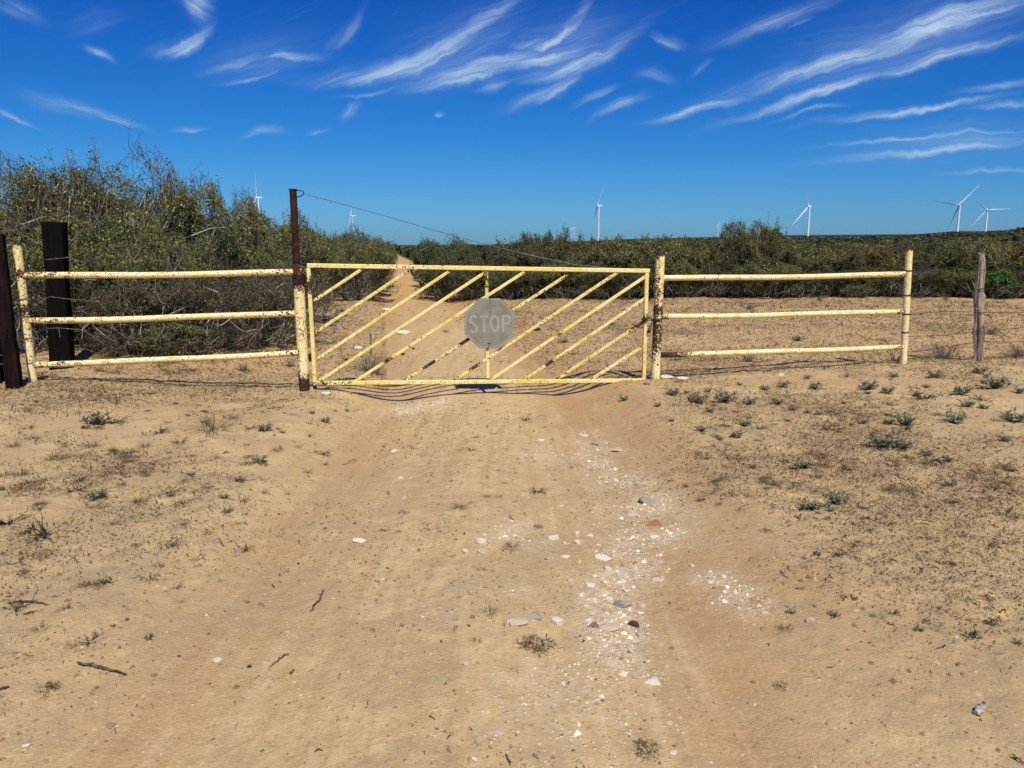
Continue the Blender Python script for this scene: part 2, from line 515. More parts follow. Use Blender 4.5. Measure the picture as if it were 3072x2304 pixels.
def mat_ground():
    m, t, b = new_mat('dry_sandy_soil', 0.95, 0.1)
    co = t.n('ShaderNodeTexCoord').outputs['Object']
    road = t.attr('road').outputs['Fac']
    cal = t.attr('caliche').outputs['Fac']
    far = t.attr('far').outputs['Fac']
    red = t.attr('red').outputs['Fac']
    wet = t.attr('crust').outputs['Fac']
    lit = t.attr('litter').outputs['Fac']
    n0 = t.noise(co, 0.35, 5, 0.6)
    n1 = t.noise(co, 1.3, 6, 0.65, 0.4)
    n2 = t.noise(co, 9, 6, 0.65)
    n3 = t.noise(co, 60, 5, 0.65)
    n4 = t.noise(co, 240, 3, 0.6)
    c = t.mix(t.smooth(n1, 0.36, 0.66), (0.470, 0.335, 0.158), (0.610, 0.458, 0.230))
    c = t.mix(t.smooth(n0, 0.42, 0.68, 0, 0.55), c, (0.47, 0.305, 0.145))
    c = t.mix(t.m('MULTIPLY', t.m('SUBTRACT', 1.0, road), t.smooth(t.noise(co, 2.7, 6, 0.65, 0.5), 0.40, 0.62, 0.1, 0.65)), c, (0.385, 0.285, 0.168))
    rc = t.mix(t.smooth(n2, 0.35, 0.68), (0.485, 0.342, 0.160), (0.610, 0.455, 0.230))
    c = t.mix(t.m('MULTIPLY', road, 0.8), c, rc)
    c = t.mix(t.m('MULTIPLY', t.attr('rut').outputs['Fac'], t.smooth(n1, 0.3, 0.62, 0.4, 0.85)), c, (0.415, 0.255, 0.120))  # reddish rut soil, plus the shaded right bank painted darker
    mpr = t.n('ShaderNodeMapping')
    t.lk(co, mpr.inputs['Vector'])
    mpr.inputs['Scale'].default_value = (9.0, 0.55, 1.0)
    strk = t.noise(mpr.outputs[0], 1.0, 6, 0.65, 0.6)
    c = t.mix(t.m('MULTIPLY', road, t.smooth(strk, 0.46, 0.66, 0, 0.5)), c, (0.415, 0.268, 0.125))
    c = t.mix(t.m('MULTIPLY', road, t.smooth(strk, 0.48, 0.32, 0, 0.4)), c, (0.62, 0.475, 0.275))
    # greyish compacted crust patches in the flat ground near the viewer
    cr = t.m('MULTIPLY', wet, t.smooth(t.noise(co, 1.9, 6, 0.62, 0.8), 0.44, 0.62))
    c = t.mix(t.m('MULTIPLY', cr, 0.75), c, (0.425, 0.308, 0.165))
    c = t.mix(red, c, (0.50, 0.275, 0.105))
    c = t.mix(t.m('MULTIPLY', lit, t.smooth(n2, 0.34, 0.62, 0.25, 0.75)), c, (0.285, 0.185, 0.092))
    # fine grains, crumbs and stains
    c = t.mix(t.smooth(n3, 0.52, 0.78, 0, 0.32), c, (0.27, 0.17, 0.085))
    c = t.mix(t.smooth(n3, 0.50, 0.26, 0, 0.45), c, (0.70, 0.54, 0.31))
    vo = t.n('ShaderNodeTexVoronoi')
    t.lk(co, vo.inputs['Vector'])
    vo.inputs['Scale'].default_value = 55
    speck = t.m('MULTIPLY', t.smooth(vo.outputs['Distance'], 0.24, 0.12), t.smooth(t.noise(co, 11, 4, 0.7), 0.55, 0.66))
    c = t.mix(t.m('MULTIPLY', speck, 0.7), c, (0.12, 0.075, 0.042))
    # white caliche grit
    v2 = t.n('ShaderNodeTexVoronoi')
    t.lk(co, v2.inputs['Vector'])
    v2.inputs['Scale'].default_value = 62
    v2.inputs['Randomness'].default_value = 1
    sepc = t.n('ShaderNodeSeparateColor')
    t.lk(v2.outputs['Color'], sepc.inputs[0])
    sel = t.m('LESS_THAN', sepc.outputs[0], t.m('MULTIPLY_ADD', cal, 0.62, 0.004))
    grit = t.m('MULTIPLY', sel, t.smooth(v2.outputs['Distance'], 0.55, 0.30))
    calm = t.m('MULTIPLY', cal, t.smooth(t.noise(co, 22, 6, 0.7), 0.36, 0.60))
    c = t.mix(t.m('MULTIPLY', calm, 0.85), c, (0.67, 0.56, 0.39))
    c = t.mix(t.m('MULTIPLY', grit, 0.85), c, (0.68, 0.57, 0.42))
    fc = t.mix(t.smooth(t.noise(co, 0.012, 8, 0.7), 0.36, 0.64), (0.028, 0.030, 0.018), (0.060, 0.056, 0.032))
    c = t.mix(far, c, fc)
    t.lk(c, b.inputs['Base Color'])
    h = t.m('ADD', t.m('MULTIPLY', n2, 1.0), t.m('ADD', t.m('MULTIPLY', n3, 0.42), t.m('MULTIPLY', n4, 0.12)))
    h = t.m('ADD', h, t.m('MULTIPLY', grit, 0.25))
    bump(t, b, h, 0.9, 0.017)
    return m


M_GROUND = mat_ground()


# ------------------------------------------------------------------ mesh builder
class MB:
    """collects geometry for ONE mesh object"""

    def __init__(self):
        self.v, self.f, self.n = [], [], 0
        self.tint = []

    def add(self, verts, faces, tint=None):
        verts = np.asarray(verts, float).reshape(-1, 3)
        o = self.n
        self.v.append(verts)
        self.f.extend([tuple(int(i) + o for i in f) for f in faces])
        self.n += len(verts)
        self.tint.append(np.tile(np.array(tint if tint is not None else (1, 1, 1), float), (len(verts), 1)))
        return self

    def tube(self, pts, radii, n=10, cap=True, tint=None):
        pts = [Vector(p) for p in pts]
        k = len(pts)
        if not hasattr(radii, '__len__'):
            radii = [radii] * k
        rings, up = [], None
        for i in range(k):
            d = (pts[min(i + 1, k - 1)] - pts[max(i - 1, 0)])
            d.normalize()
            if up is None:
                up = Vector((0, 0, 1)) if abs(d.z) < 0.9 else Vector((1, 0, 0))
            a = d.cross(up).normalized()
            up = a.cross(d).normalized()
            for j in range(n):
                th = 2 * math.pi * j / n
                rings.append(pts[i] + (a * math.cos(th) + up * math.sin(th)) * radii[i])
        fs = []
        for i in range(k - 1):
            for j in range(n):
                fs.append((i * n + j, i * n + (j + 1) % n, (i + 1) * n + (j + 1) % n, (i + 1) * n + j))
        if cap:
            fs.append(tuple(range(n)))
            fs.append(tuple(range((k - 1) * n + n - 1, (k - 1) * n - 1, -1)))
        return self.add([tuple(p) for p in rings], fs, tint)

    def pipe(self, p0, p1, r, n=16, step=0.03, tint=None):
        p0, p1 = Vector(p0), Vector(p1)
        k = max(2, int((p1 - p0).length / step) + 1)
        return self.tube([p0.lerp(p1, i / (k - 1)) for i in range(k)], r, n, True, tint)

    def bar(self, p0, p1, w, d, nrm, step=0.04):
        """square tube from p0 to p1, w across in the plane, d along the normal"""
        p0, p1, nrm = Vector(p0), Vector(p1), Vector(nrm)
        ax = (p1 - p0).normalized()
        s = ax.cross(nrm).normalized()
        k = max(2, int((p1 - p0).length / step) + 1)
        vs, fs = [], []
        c = min(w, d) * 0.12
        prof = [(-w / 2, -d / 2 + c), (-w / 2 + c, -d / 2), (w / 2 - c, -d / 2), (w / 2, -d / 2 + c),
                (w / 2, d / 2 - c), (w / 2 - c, d / 2), (-w / 2 + c, d / 2), (-w / 2, d / 2 - c)]
        for i in range(k):
            p = p0.lerp(p1, i / (k - 1))
            for (a, b) in prof:
                vs.append(tuple(p + s * a + nrm * b))
        for i in range(k - 1):
            for j in range(8):
                fs.append((i * 8 + j, i * 8 + (j + 1) % 8, (i + 1) * 8 + (j + 1) % 8, (i + 1) * 8 + j))
        fs.append(tuple(range(8)))
        fs.append(tuple(range((k - 1) * 8 + 7, (k - 1) * 8 - 1, -1)))
        return self.add(vs, fs)

    def mesh(self, name, mat, origin=(0, 0, 0), wear=None, smooth=True, use_tint=False):
        v = np.concatenate(self.v) - np.array(origin)[None]
        me = bpy.data.meshes.new(name)
        me.from_pydata(v.tolist(), [], self.f)
        me.materials.append(mat)
        if smooth:
            me.polygons.foreach_set('use_smooth', np.ones(len(me.polygons), bool))
        if wear is not None:
            w = np.array([wear(Vector(p)) for p in np.concatenate(self.v)], np.float32)
            a = me.attributes.new('wear', 'FLOAT', 'POINT')
            a.data.foreach_set('value', w)
        if use_tint:
            set_tint(me, np.concatenate(self.tint))
        me.update()
        return me

    def build(self, name, mat, parent=None, wear=None, smooth=True, use_tint=False, origin=None, auto=True):
        org = origin if origin is not None else (parent.matrix_world.translation if parent is not None and parent.parent is None else (0, 0, 0))
        if parent is not None:
            org = world_loc(parent)
        elif origin is not None:
            org = origin
        else:
            org = (0, 0, 0)
        me = self.mesh(name, mat, org, wear, smooth, use_tint)
        if smooth and auto:
            me.set_sharp_from_angle(angle=math.radians(38))
        o = bpy.data.objects.new(name, me)
        COL.objects.link(o)
        if parent is not None:
            o.parent = parent
        else:
            o.location = org
        return o


def world_loc(o):
    p = Vector((0, 0, 0))
    while o is not None:
        p = p + o.location
        o = o.parent
    return p


def set_tint(me, cols):
    a = me.color_attributes.new('tint', 'FLOAT_COLOR', 'POINT')
    c = np.ones((len(cols), 4), np.float32)
    c[:, :3] = cols
    a.data.foreach_set('color', c.ravel())


def np_mesh(name, v, f, mat, tint=None, smooth=False):
    """fast mesh from arrays; f is (n,3) or (n,4)"""
    me = bpy.data.meshes.new(name)
    v = np.asarray(v, np.float32)
    f = np.asarray(f, np.int32)
    me.vertices.add(len(v))
    me.vertices.foreach_set('co', v.ravel())
    k = f.shape[1]
    me.loops.add(f.size)
    me.loops.foreach_set('vertex_index', f.ravel())
    me.polygons.add(len(f))
    me.polygons.foreach_set('loop_start', np.arange(0, f.size, k, dtype=np.int32))
    me.polygons.foreach_set('loop_total', np.full(len(f), k, np.int32))
    if smooth:
        me.polygons.foreach_set('use_smooth', np.ones(len(f), bool))
    me.materials.append(mat)
    me.update(calc_edges=True)
    if tint is not None:
        set_tint(me, tint)
    return me


def link_mesh(name, me, loc=(0, 0, 0), parent=None):
    o = bpy.data.objects.new(name, me)
    COL.objects.link(o)
    o.location = loc
    if parent is not None:
        o.parent = parent
    return o


def tag(o, label=None, cat=None, group=None, kind=None):
    if label:
        o['label'] = label
    if cat:
        o['category'] = cat
    if group:
        o['group'] = group
    if kind:
        o['kind'] = kind
    return o


def thing(name, label, cat, loc, group=None):
    o = bpy.data.objects.new(name, None)
    COL.objects.link(o)
    o.location = loc
    o.empty_display_size = 0.2
    return tag(o, label, cat, group)


# ------------------------------------------------------------------ ground sheet (split into soil and worn track)
CAL_PATH = [on_ground(u, v) for (u, v) in ((1760, 1300), (1800, 1390), (1920, 1480), (1960, 1590), (1880, 1700), (1800, 1790), (1850, 1900), (1860, 2000))]


def caliche_mask(x, y):
    out = np.zeros_like(x)
    wid = [0.20, 0.27, 0.28, 0.27, 0.20, 0.17, 0.16, 0.13]
    st = [0.40, 0.55, 0.7, 0.8, 0.8, 0.9, 1.0, 0.7]
    for i in range(len(CAL_PATH) - 1):
        a, b = CAL_PATH[i], CAL_PATH[i + 1]
        dx, dy = b.x - a.x, b.y - a.y
        t = np.clip(((x - a.x) * dx + (y - a.y) * dy) / (dx * dx + dy * dy), 0, 1)
        d = np.hypot(x - a.x - t * dx, y - a.y - t * dy)
        w = wid[i] + (wid[i + 1] - wid[i]) * t
        s = st[i] + (st[i + 1] - st[i]) * t
        out = np.maximum(out, s * np.exp(-(d / w) ** 2))
    for (u, v, rad, s) in ((1260, 1220, .45, .8), (1540, 1600, .25, .55), (2150, 1740, .12, .8), (2210, 1790, .12, .8), (2270, 1830, .10, .8), (1720, 2100, .3, .4), (1560, 1800, .2, .35), (1400, 1800, .3, .2), (1650, 1370, .3, .5)):
        p = on_ground(u, v)
        out = np.maximum(out, s * np.exp(-(((x - p.x) ** 2 + (y - p.y) ** 2) / rad ** 2)))
    n = 0.55 + 1.2 * vnoise(x * 5, y * 5, 21) + 0.8 * vnoise(x * 14, y * 14, 22)
    return np.clip(out * np.clip(n + 0.35, 0, 1.3), 0, 1)


def make_ground():
    a_in = np.radians(np.linspace(-43, 43, 720))
    a_out = np.radians(np.linspace(43, 317, 92)[1:-1])
    ang = np.concatenate([a_in, a_out])
    rr = np.concatenate([np.geomspace(0.55, 14, 600), np.geomspace(14, 14000, 230)[1:]])
    A, R = np.meshgrid(ang, rr)
    X, Y = R * np.sin(A), R * np.cos(A)
    Z = height(X, Y)
    nr, na = X.shape
    V = np.stack([X, Y, Z], -1).reshape(-1, 3)
    V = np.concatenate([V, [[0, 0, hgt(0, 0)]]])
    i = np.arange(nr - 1)[:, None] * na
    j = np.arange(na)[None]
    jn = (j + 1) % na
    F = np.stack([i + j, i + jn, i + na + jn, i + na + j], -1).reshape(-1, 4)[:, ::-1]
    x, y = V[:, 0], V[:, 1]
    r = np.hypot(x, y)
    d = x - road_x(y)
    wob = 0.35 * vnoise(x * 1.7, y * 1.7, 31)
    att = {
        'road': (1 - sst(1.1, 1.9, np.abs(d + wob))) * (1 - sst(200, 400, r)),
        'caliche': caliche_mask(x, y) * (r < 20),
        'far': sst(22, 60, r) * sst(1.6, 2.6, np.abs(d)) * (y > 0) + sst(300, 900, r) * (1 - sst(1.6, 2.6, np.abs(d))),
        'red': sst(10.5, 26, y) * (1 - sst(1.2, 2.2, np.abs(d + wob))) * 0.55 + 0.25 * sst(8.8, 11, y) * sst(1, 2, np.abs(d)),
        'rut': np.clip(np.exp(-((d - 1.05 + wob * 0.5) / 0.34) ** 2) + 0.8 * np.exp(-((d + 1.1 + wob * 0.5) / 0.30) ** 2) + 1.0 * np.exp(-((d - 1.65 + wob * .7) / 0.36) ** 2) * sst(2.4, 4.0, y), 0, 1.2) * (1 - sst(20, 30, y)) * (y > 0),  # reddish rut soil; last band paints the right bank's shading into the colour
        'crust': 1 - sst(4.2, 7.5, y - 0.3 * np.abs(x)),
    }
    pt = vnoise(x * 0.9, y * 0.9, 51) + 0.6 * vnoise(x * 2.6, y * 2.6, 52) + 0.5
    att['litter'] = np.clip(pt * 1.4 - 0.45, 0, 1) * sst(1.3, 2.6, np.abs(d)) * sst(2.6, 5.0, y) * (1 - sst(40, 60, r)) * 0.8
    att['far'] = np.clip(att['far'], 0, 1)
    full = np_mesh('ground_all', V, F, M_GROUND, smooth=True)
    nrm = np.zeros(len(V) * 3, np.float32)
    full.vertices.foreach_get('normal', nrm)
    nrm = nrm.reshape(-1, 3)
    bpy.data.meshes.remove(full)
    fc = V[F].mean(1)
    fd = np.abs(fc[:, 0] - road_x(fc[:, 1]))
    track = (fd < 1.45) & (fc[:, 1] > 0.8) & (fc[:, 1] < 400)
    fan = np.stack([np.full(na, len(V) - 1), np.arange(na), (np.arange(na) + 1) % na], -1)[:, ::-1]
    for name, sel in (('ground', ~track), ('dirt_track', track)):
        f = F[sel]
        used = np.unique(f)
        remap = np.zeros(len(V), np.int64)
        remap[used] = np.arange(len(used))
        me = np_mesh(name, V[used], remap[f], M_GROUND, smooth=True)
        for k, val in att.items():
            a = me.attributes.new(k, 'FLOAT', 'POINT')
            a.data.foreach_set('value', val[used].astype(np.float32))
        me.normals_split_custom_set_from_vertices(nrm[used].tolist())
        o = link_mesh(name, me)
        tag(o, kind='structure')
    MB().add(np.concatenate([V[:na], V[-1:]]), [(na, (q + 1) % na, q) for q in range(na)]).build('ground_underfoot', M_GROUND)
    tag(bpy.data.objects['ground_underfoot'], kind='structure')


make_ground()

# ------------------------------------------------------------------ fence line plane
FA = Vector((-2.46, 8.80, 0))
FB = Vector((1.77, 9.47, 0))
FDIR = (FB - FA).normalized()
FN = Vector((FDIR.y, -FDIR.x, 0))        # towards the viewer
UP = Vector((0, 0, 1))


def fp(u, v, off=0.0):
    d = ray(u, v)
    o = Vector((0, 0, EYE))
    t = (FA + FN * off - o).dot(FN) / d.dot(FN)
    return o + d * t


def drop(p, deep=0.35):
    return Vector((p.x, p.y, hgt(p.x, p.y) - deep))


def blob(p, c, r):
    return math.exp(-((p - c).length / r) ** 2)


# ------------------------------------------------------------------ tall gate post with thin rusty extension
gp_bot, gp_top = fp(914, 1172), fp(896, 842)
t = thing('gate_post', 'thick cream hinge post of the gate with a thin dark rusty pipe rising from it', 'gate post', drop(gp_bot, 0.02))
gp_in, gp_ax = drop(gp_bot, 0.3), (gp_top - gp_bot).normalized()
zb = gp_bot.z


def w_gp(p):
    h = p.z - zb
    w = 0.11 + 0.9 * math.exp(-(max(0, h - 0.0) / 0.17) ** 2) + 0.12 * math.exp(-((h - 0.75) / 0.2) ** 2)
    if h > 1.15:
        w += (h - 1.15) * 4
    if h < 0.5 and p.x < gp_bot.x - 0.02:
        w += 0.2
    return min(w, 1.0)


gp_pt = gp_bot + gp_ax * ((gp_top - gp_bot).length + 0.05)
MB().pipe(gp_bot - gp_ax * 0.3, gp_pt, 0.064, 24).build('shaft', M_RAIL, t, w_gp)
MB().pipe(gp_top - gp_ax * 0.04, gp_top + gp_ax * 0.075, 0.070, 24).build('hinge_band', M_RUST, t)
ext_top = fp(879, 570)
sl_top = fp(890, 795)
MB().tube([gp_top + gp_ax * 0.072, gp_top + gp_ax * 0.12, sl_top, sl_top + UP * 0.004], [0.066, 0.060, 0.055, 0.044], 20).build('sleeve', M_RAIL, t, lambda p: 0.62)
MB().pipe(sl_top - UP * 0.03, ext_top, 0.0405, 18).build('extension_pipe', M_RUST, t)
MB().pipe(ext_top - UP * 0.004, ext_top + UP * 0.012, 0.047, 18).build('cap', M_RUST, t)
lp = []
l0, l1, l2, l3, l4 = fp(888, 571), fp(904, 572), fp(911.5, 581), fp(906, 587), fp(890, 592)
MB().tube([l0, l0.lerp(l1, .6), l1, l1.lerp(l2, .5) + Vector((.008, 0, .006)), l2, l3, l3.lerp(l4, .5), l4], 0.006, 8).build('eye_loop', M_RUST, t)
# hinge pins between post and gate
for (u, v, name) in ((918, 838, 'hinge'), (932, 1072, 'hinge')):
    c = fp(u, v)
    mb = MB()
    mb.pipe(c - UP * 0.05, c + UP * 0.05, 0.020, 12)
    mb.bar(c - FDIR * 0.085, c - FDIR * 0.002, 0.045, 0.016, FN)
    mb.build(name, M_RUST, t)
mb = MB()
c = fp(926, 875)
mb.bar(c + UP * 0.16, c - UP * 0.14, 0.022, 0.02, FN)
mb.build('hinge_strap', M_RUST, t)

# ------------------------------------------------------------------ swing gate
TL, TR = fp(922, 796.5), fp(1948, 812.5)
BL, BR = fp(945, 1149), fp(1933, 1141)
gbase = Vector(((BL.x + BR.x) / 2, (BL.y + BR.y) / 2, hgt((BL.x + BR.x) / 2, (BL.y + BR.y) / 2)))
gate = thing('swing_gate', 'yellow steel swing gate of slanted bars closed across the dirt track', 'gate', gbase)
G_TOPW = 0.052


def w_top(p):
    return 0.06 + 0.20 * blob(p, fp(1225, 806), 0.35) + 0.1 * blob(p, fp(950, 800), 0.3)


MB().bar(TL, TR, G_TOPW, 0.052, FN).build('top_rail', M_GATE, gate, w_top)
MB().bar(BL - FDIR * 0.02, BR, 0.050, 0.050, FN).build('bottom_rail', M_GATE, gate, lambda p: 0.13 + 0.2 * blob(p, BL, 0.4))
MB().bar(fp(925, 797) - UP * 0.026, BL + UP * 0.02, 0.046, 0.048, FN).build('hinge_stile', M_GATE, gate, lambda p: 0.13 + 0.55 * blob(p, fp(930, 858), 0.10))
MB().bar(fp(1940.5, 812.5) - UP * 0.026, fp(1931, 1141) + UP * 0.025, 0.048, 0.048, FN).build('latch_stile', M_GATE, gate, lambda p: 0.10 + 0.12 * max(0, 0.7 - (p.z - BL.z)) + 0.6 * blob(p, fp(1936, 957), 0.07))
CS = [fp(1459, 808), fp(1463, 1140)]
MB().bar(CS[0] - UP * 0.026, CS[1] + UP * 0.025, 0.042, 0.046, FN).build('centre_stile', M_GATE, gate, lambda p: 0.10 + 0.34 * sst(0.95, 1.2, p.z - BL.z))
DIAG = [((942, 902), (1085, 808), .16), ((947, 997), (1227, 811), .20), ((950, 1078), (1349, 813), .14), ((953, 1146), (1454, 818), .12),
        ((1065, 1144), (1573, 816), .14), ((1209, 1145), (1703, 824), .26), ((1363, 1141), (1853, 817), .18), ((1472, 1139), (1946, 823), .08),
        ((1573, 1139), (1938, 893), .18), ((1669, 1139), (1932, 964), .20), ((1772, 1139), (1929, 1039), .16)]
black_spots = [fp(1290, 1090), fp(1395, 1028), fp(1425, 1098), fp(1652, 1090), fp(1680, 1010), fp(1160, 1078)]


def w_diag(base):
    return lambda p: base + 0.55 * max(blob(p, s, 0.07) for s in black_spots) + (0.35 * blob(p, fp(1915, 975), 0.14) if p.x > 1.3 else 0)


for i, (a, b, w) in enumerate(DIAG):
    wd, ea, eb = w_diag(w), fp(*a), fp(*b)
    MB().bar(ea, eb, 0.037, 0.036 + 0.0007 * (i % 3), FN).build('slanted_bar', M_GATE, gate, lambda p: wd(p) + 0.30 * max(blob(p, ea, 0.05), blob(p, eb, 0.05)))

# stop sign bolted to the gate
SGN_OFF = 0.045
sc_c = fp(1469, 970.5, SGN_OFF)
sign = thing('stop_sign', 'faded grey octagonal STOP sign wired to the middle of the yellow gate', 'sign', sc_c)
SW = 152.5 / FPX * (sc_c - Vector((0, 0, EYE))).length * 0.985


def sign_pt(a, b, c=0.0):
    return sc_c + FDIR * a + UP * b + FN * c


def octagon(half, cut=0.4142):
    c = half * cut
    return [(half, c), (c, half), (-c, half), (-half, c), (-half, -c), (-c, -half), (c, -half), (half, -c)]


def plate(polys, z0, z1):
    """extruded outline(s)"""
    mb = MB()
    for poly in polys:
        n = len(poly)
        vs = [tuple(sign_pt(a, b, z1)) for a, b in poly] + [tuple(sign_pt(a, b, z0)) for a, b in poly]
        fs = [tuple(range(n)), tuple(range(2 * n - 1, n - 1, -1))] + [(i, i + n, (i + 1) % n + n, (i + 1) % n) for i in range(n)]
        mb.add(vs, fs)
    return mb


plate([octagon(SW / 2)], -0.002, 0.002).build('plate', M_SIGN, sign, smooth=False)


def stroke_band(path, w, z0, z1, closed=False):
    mb = MB()
    P = [Vector(p).to_2d() if len(p) > 2 else Vector(p) for p in path]
    n = len(P)
    L_, R_ = [], []
    for i in range(n):
        if closed:
            a, b = P[(i - 1) % n], P[(i + 1) % n]
        else:
            a, b = P[max(i - 1, 0)], P[min(i + 1, n - 1)]
        d = (b - a).normalized()
        nn = Vector((-d.y, d.x))
        # mitre
        if 0 < i < n - 1 or closed:
            d1 = (P[i] - a).normalized()
            cosm = max(0.35, nn.dot(Vector((-d1.y, d1.x))))
        else:
            cosm = 1
        L_.append(P[i] + nn * w / 2 / cosm)
        R_.append(P[i] - nn * w / 2 / cosm)
    rng_ = range(n if closed else n - 1)
    vs = []
    for a, b in zip(L_, R_):
        vs += [tuple(sign_pt(a.x, a.y, z1)), tuple(sign_pt(b.x, b.y, z1)), tuple(sign_pt(a.x, a.y, z0)), tuple(sign_pt(b.x, b.y, z0))]
    fs = []
    for i in rng_:
        j = (i + 1) % n
        i4, j4 = i * 4, j * 4
        fs += [(i4, i4 + 1, j4 + 1, j4), (i4 + 2, i4, j4, j4 + 2), (i4 + 1, i4 + 3, j4 + 3, j4 + 1)]
    if not closed:
        fs += [(0, 2, 3, 1), ((n - 1) * 4, (n - 1) * 4 + 1, (n - 1) * 4 + 3, (n - 1) * 4 + 2)]
    mb.add(vs, fs)
    return mb


K = SW / 1200.0       # zoomed-crop pixels of the sign -> metres; crop centre (780, 868)


def sp_(x, y):
    return ((x - 780) * K, (868 - y) * K)


def arc(cx_, cy_, rx, ry, a0, a1, n=14):
    return [(cx_ + rx * math.cos(math.radians(a0 + (a1 - a0) * i / n)), cy_ - ry * math.sin(math.radians(a0 + (a1 - a0) * i / n))) for i in range(n + 1)]


SWD = 62 * K
s_path = arc(392, 775, 76, 84, 18, 180, 12) + arc(392, 790, 76, 75, 200, 245, 4) + [(392, 880)] + arc(394, 975, 76, 78, 65, 20, 4) + arc(394, 985, 76, 84, 0, -162, 12)
s_path = [(sp_(*p)) for p in s_path]
letters = {
    'letter_S': [s_path],
    'letter_T': [[sp_(540, 697), sp_(742, 697)], [sp_(641, 728.5), sp_(641, 1090)]],
    'letter_P': [[sp_(1098, 664), sp_(1098, 1082)]],
}
for nm, paths in letters.items():
    mb = MB()
    for pth in paths:
        q = stroke_band(pth, SWD if nm != 'letter_T' or pth[0][0] != pth[1][0] else SWD * 0.98, 0.0035 - 0.001, 0.0042)
        mb.add(np.concatenate(q.v), q.f)
    if nm == 'letter_P':
        pth = [sp_(1129.5, 694)] + [sp_(*p) for p in [(1190, 694)] + arc(1190, 785, 75, 91, 80, -80, 12)] + [sp_(1190, 876), sp_(1129.5, 876)]
        q = stroke_band(pth, SWD * 0.96, 0.0025, 0.0042)
        mb.add(np.concatenate(q.v), q.f)
    mb.build('letter', M_LETTER, sign, smooth=False)
o_path = [sp_(*p) for p in arc(900, 877, 88, 182, 0, 345, 23)]
stroke_band(o_path, SWD, 0.0025, 0.0042, closed=True).build('letter', M_LETTER, sign, smooth=False)
stroke_band(octagon(SW / 2 * 0.945), SW * 0.022, 0.0025, 0.0036, closed=True).build('border', M_LETTER, sign, smooth=False)
for (x, y, r) in ((783, 590, 20), (466, 640, 14), (566, 1190, 16), (770, 1325, 20), (625, 1250, 10), (1070, 1220, 8)):
    a, b = sp_(x, y)
    MB().tube([sign_pt(a, b, 0.001), sign_pt(a, b, 0.005), sign_pt(a, b, 0.007)], [r * K, r * K, r * K * 0.6], 10).build('bolt_head', M_GALV, sign)
MB().tube([sign_pt(*sp_(793, 400), 0.006), sign_pt(*sp_(790, 250), 0.006), sign_pt(*sp_(788, 215), -0.03)], 0.003, 6).build('tie_wire', M_IRON, sign)
MB().tube([sign_pt(*sp_(735, 1340), 0.004), sign_pt(*sp_(795, 1330), 0.008), sign_pt(*sp_(760, 1400), 0.006), sign_pt(*sp_(722, 1480), 0.004), sign_pt(*sp_(716, 1500), -0.02)], 0.0035, 6).build('tie_wire', M_IRON, sign)

# ------------------------------------------------------------------ latch post, chain, padlock, stay wire
def pipe_post(name, label, cat, top, bot, r, wear, extra=0.3):
    ax = (top - bot).normalized()
    t = thing(name, label, cat, drop(bot, 0.0))
    k = max(2, int(((top - bot).length + extra) / 0.03))
    pts = [bot - ax * extra + ax * ((top - bot).length + extra) * i / k for i in range(k + 1)]
    mb = MB().tube(pts, r, 22, cap=False)
    # hollow open top: rim turned inwards
    mb.tube([top, top + ax * 0.001, top + ax * 0.001, top - ax * 0.12], [r, r - 0.001, r - 0.007, r - 0.007], 22, cap=False)
    mb.build('shaft', M_RAIL, t, wear)
    return t


rp_top, rp_bot = fp(1981, 757), fp(1966, 1142)


def w_rp(p):
    h = (p.z - rp_bot.z) / (rp_top.z - rp_bot.z)
    w = 0.19
    w += 0.30 * math.exp(-((h - 0.36) / 0.15) ** 2) + 0.4 * math.exp(-((h - 0.56) / 0.025) ** 2)
    w += 0.5 * sst(0.955, 1.0, h) + 0.10 * math.exp(-((h - 0.7) / 0.12) ** 2)
    if h < 0.15:
        w -= 0.12
    if p.x < rp_bot.x + (rp_top.x - rp_bot.x) * h - 0.012:
        w += 0.12
    return min(1, w)


t_rp = pipe_post('latch_post', 'rust-patched cream pipe post that the yellow gate is chained to', 'gate post', rp_top, rp_bot, 0.0585, w_rp)
for (u, v) in ((1979, 836), (1973, 1094)):
    c = fp(u, v, 0.056)
    MB().tube([c - FN * 0.006, c + FN * 0.003], 0.014, 10).build('plugged_hole', M_IRON, t_rp)


def chain_mesh(path, link=0.034, wire=0.0042):
    mb = MB()
    # resample
    pts = [Vector(p) for p in path]
    seg = [(pts[i + 1] - pts[i]).length for i in range(len(pts) - 1)]
    tot = sum(seg)
    n = int(tot / (link * 0.72))
    for q in range(n):
        s = tot * (q + 0.5) / n
        i = 0
        while i < len(seg) - 1 and s > seg[i]:
            s -= seg[i]
            i += 1
        d = (pts[i + 1] - pts[i]).normalized()
        c = pts[i] + d * s
        a = d.cross(UP)
        a = a.normalized() if a.length > 0.1 else FN.copy()
        b = d.cross(a).normalized()
        side = a if q % 2 else b
        ring = [c + d * (link / 2 * math.cos(th)) + side * (link * 0.33 * math.sin(th)) for th in np.linspace(0, 2 * math.pi, 11)]
        mb.tube(ring, wire, 6, cap=False)
    return mb


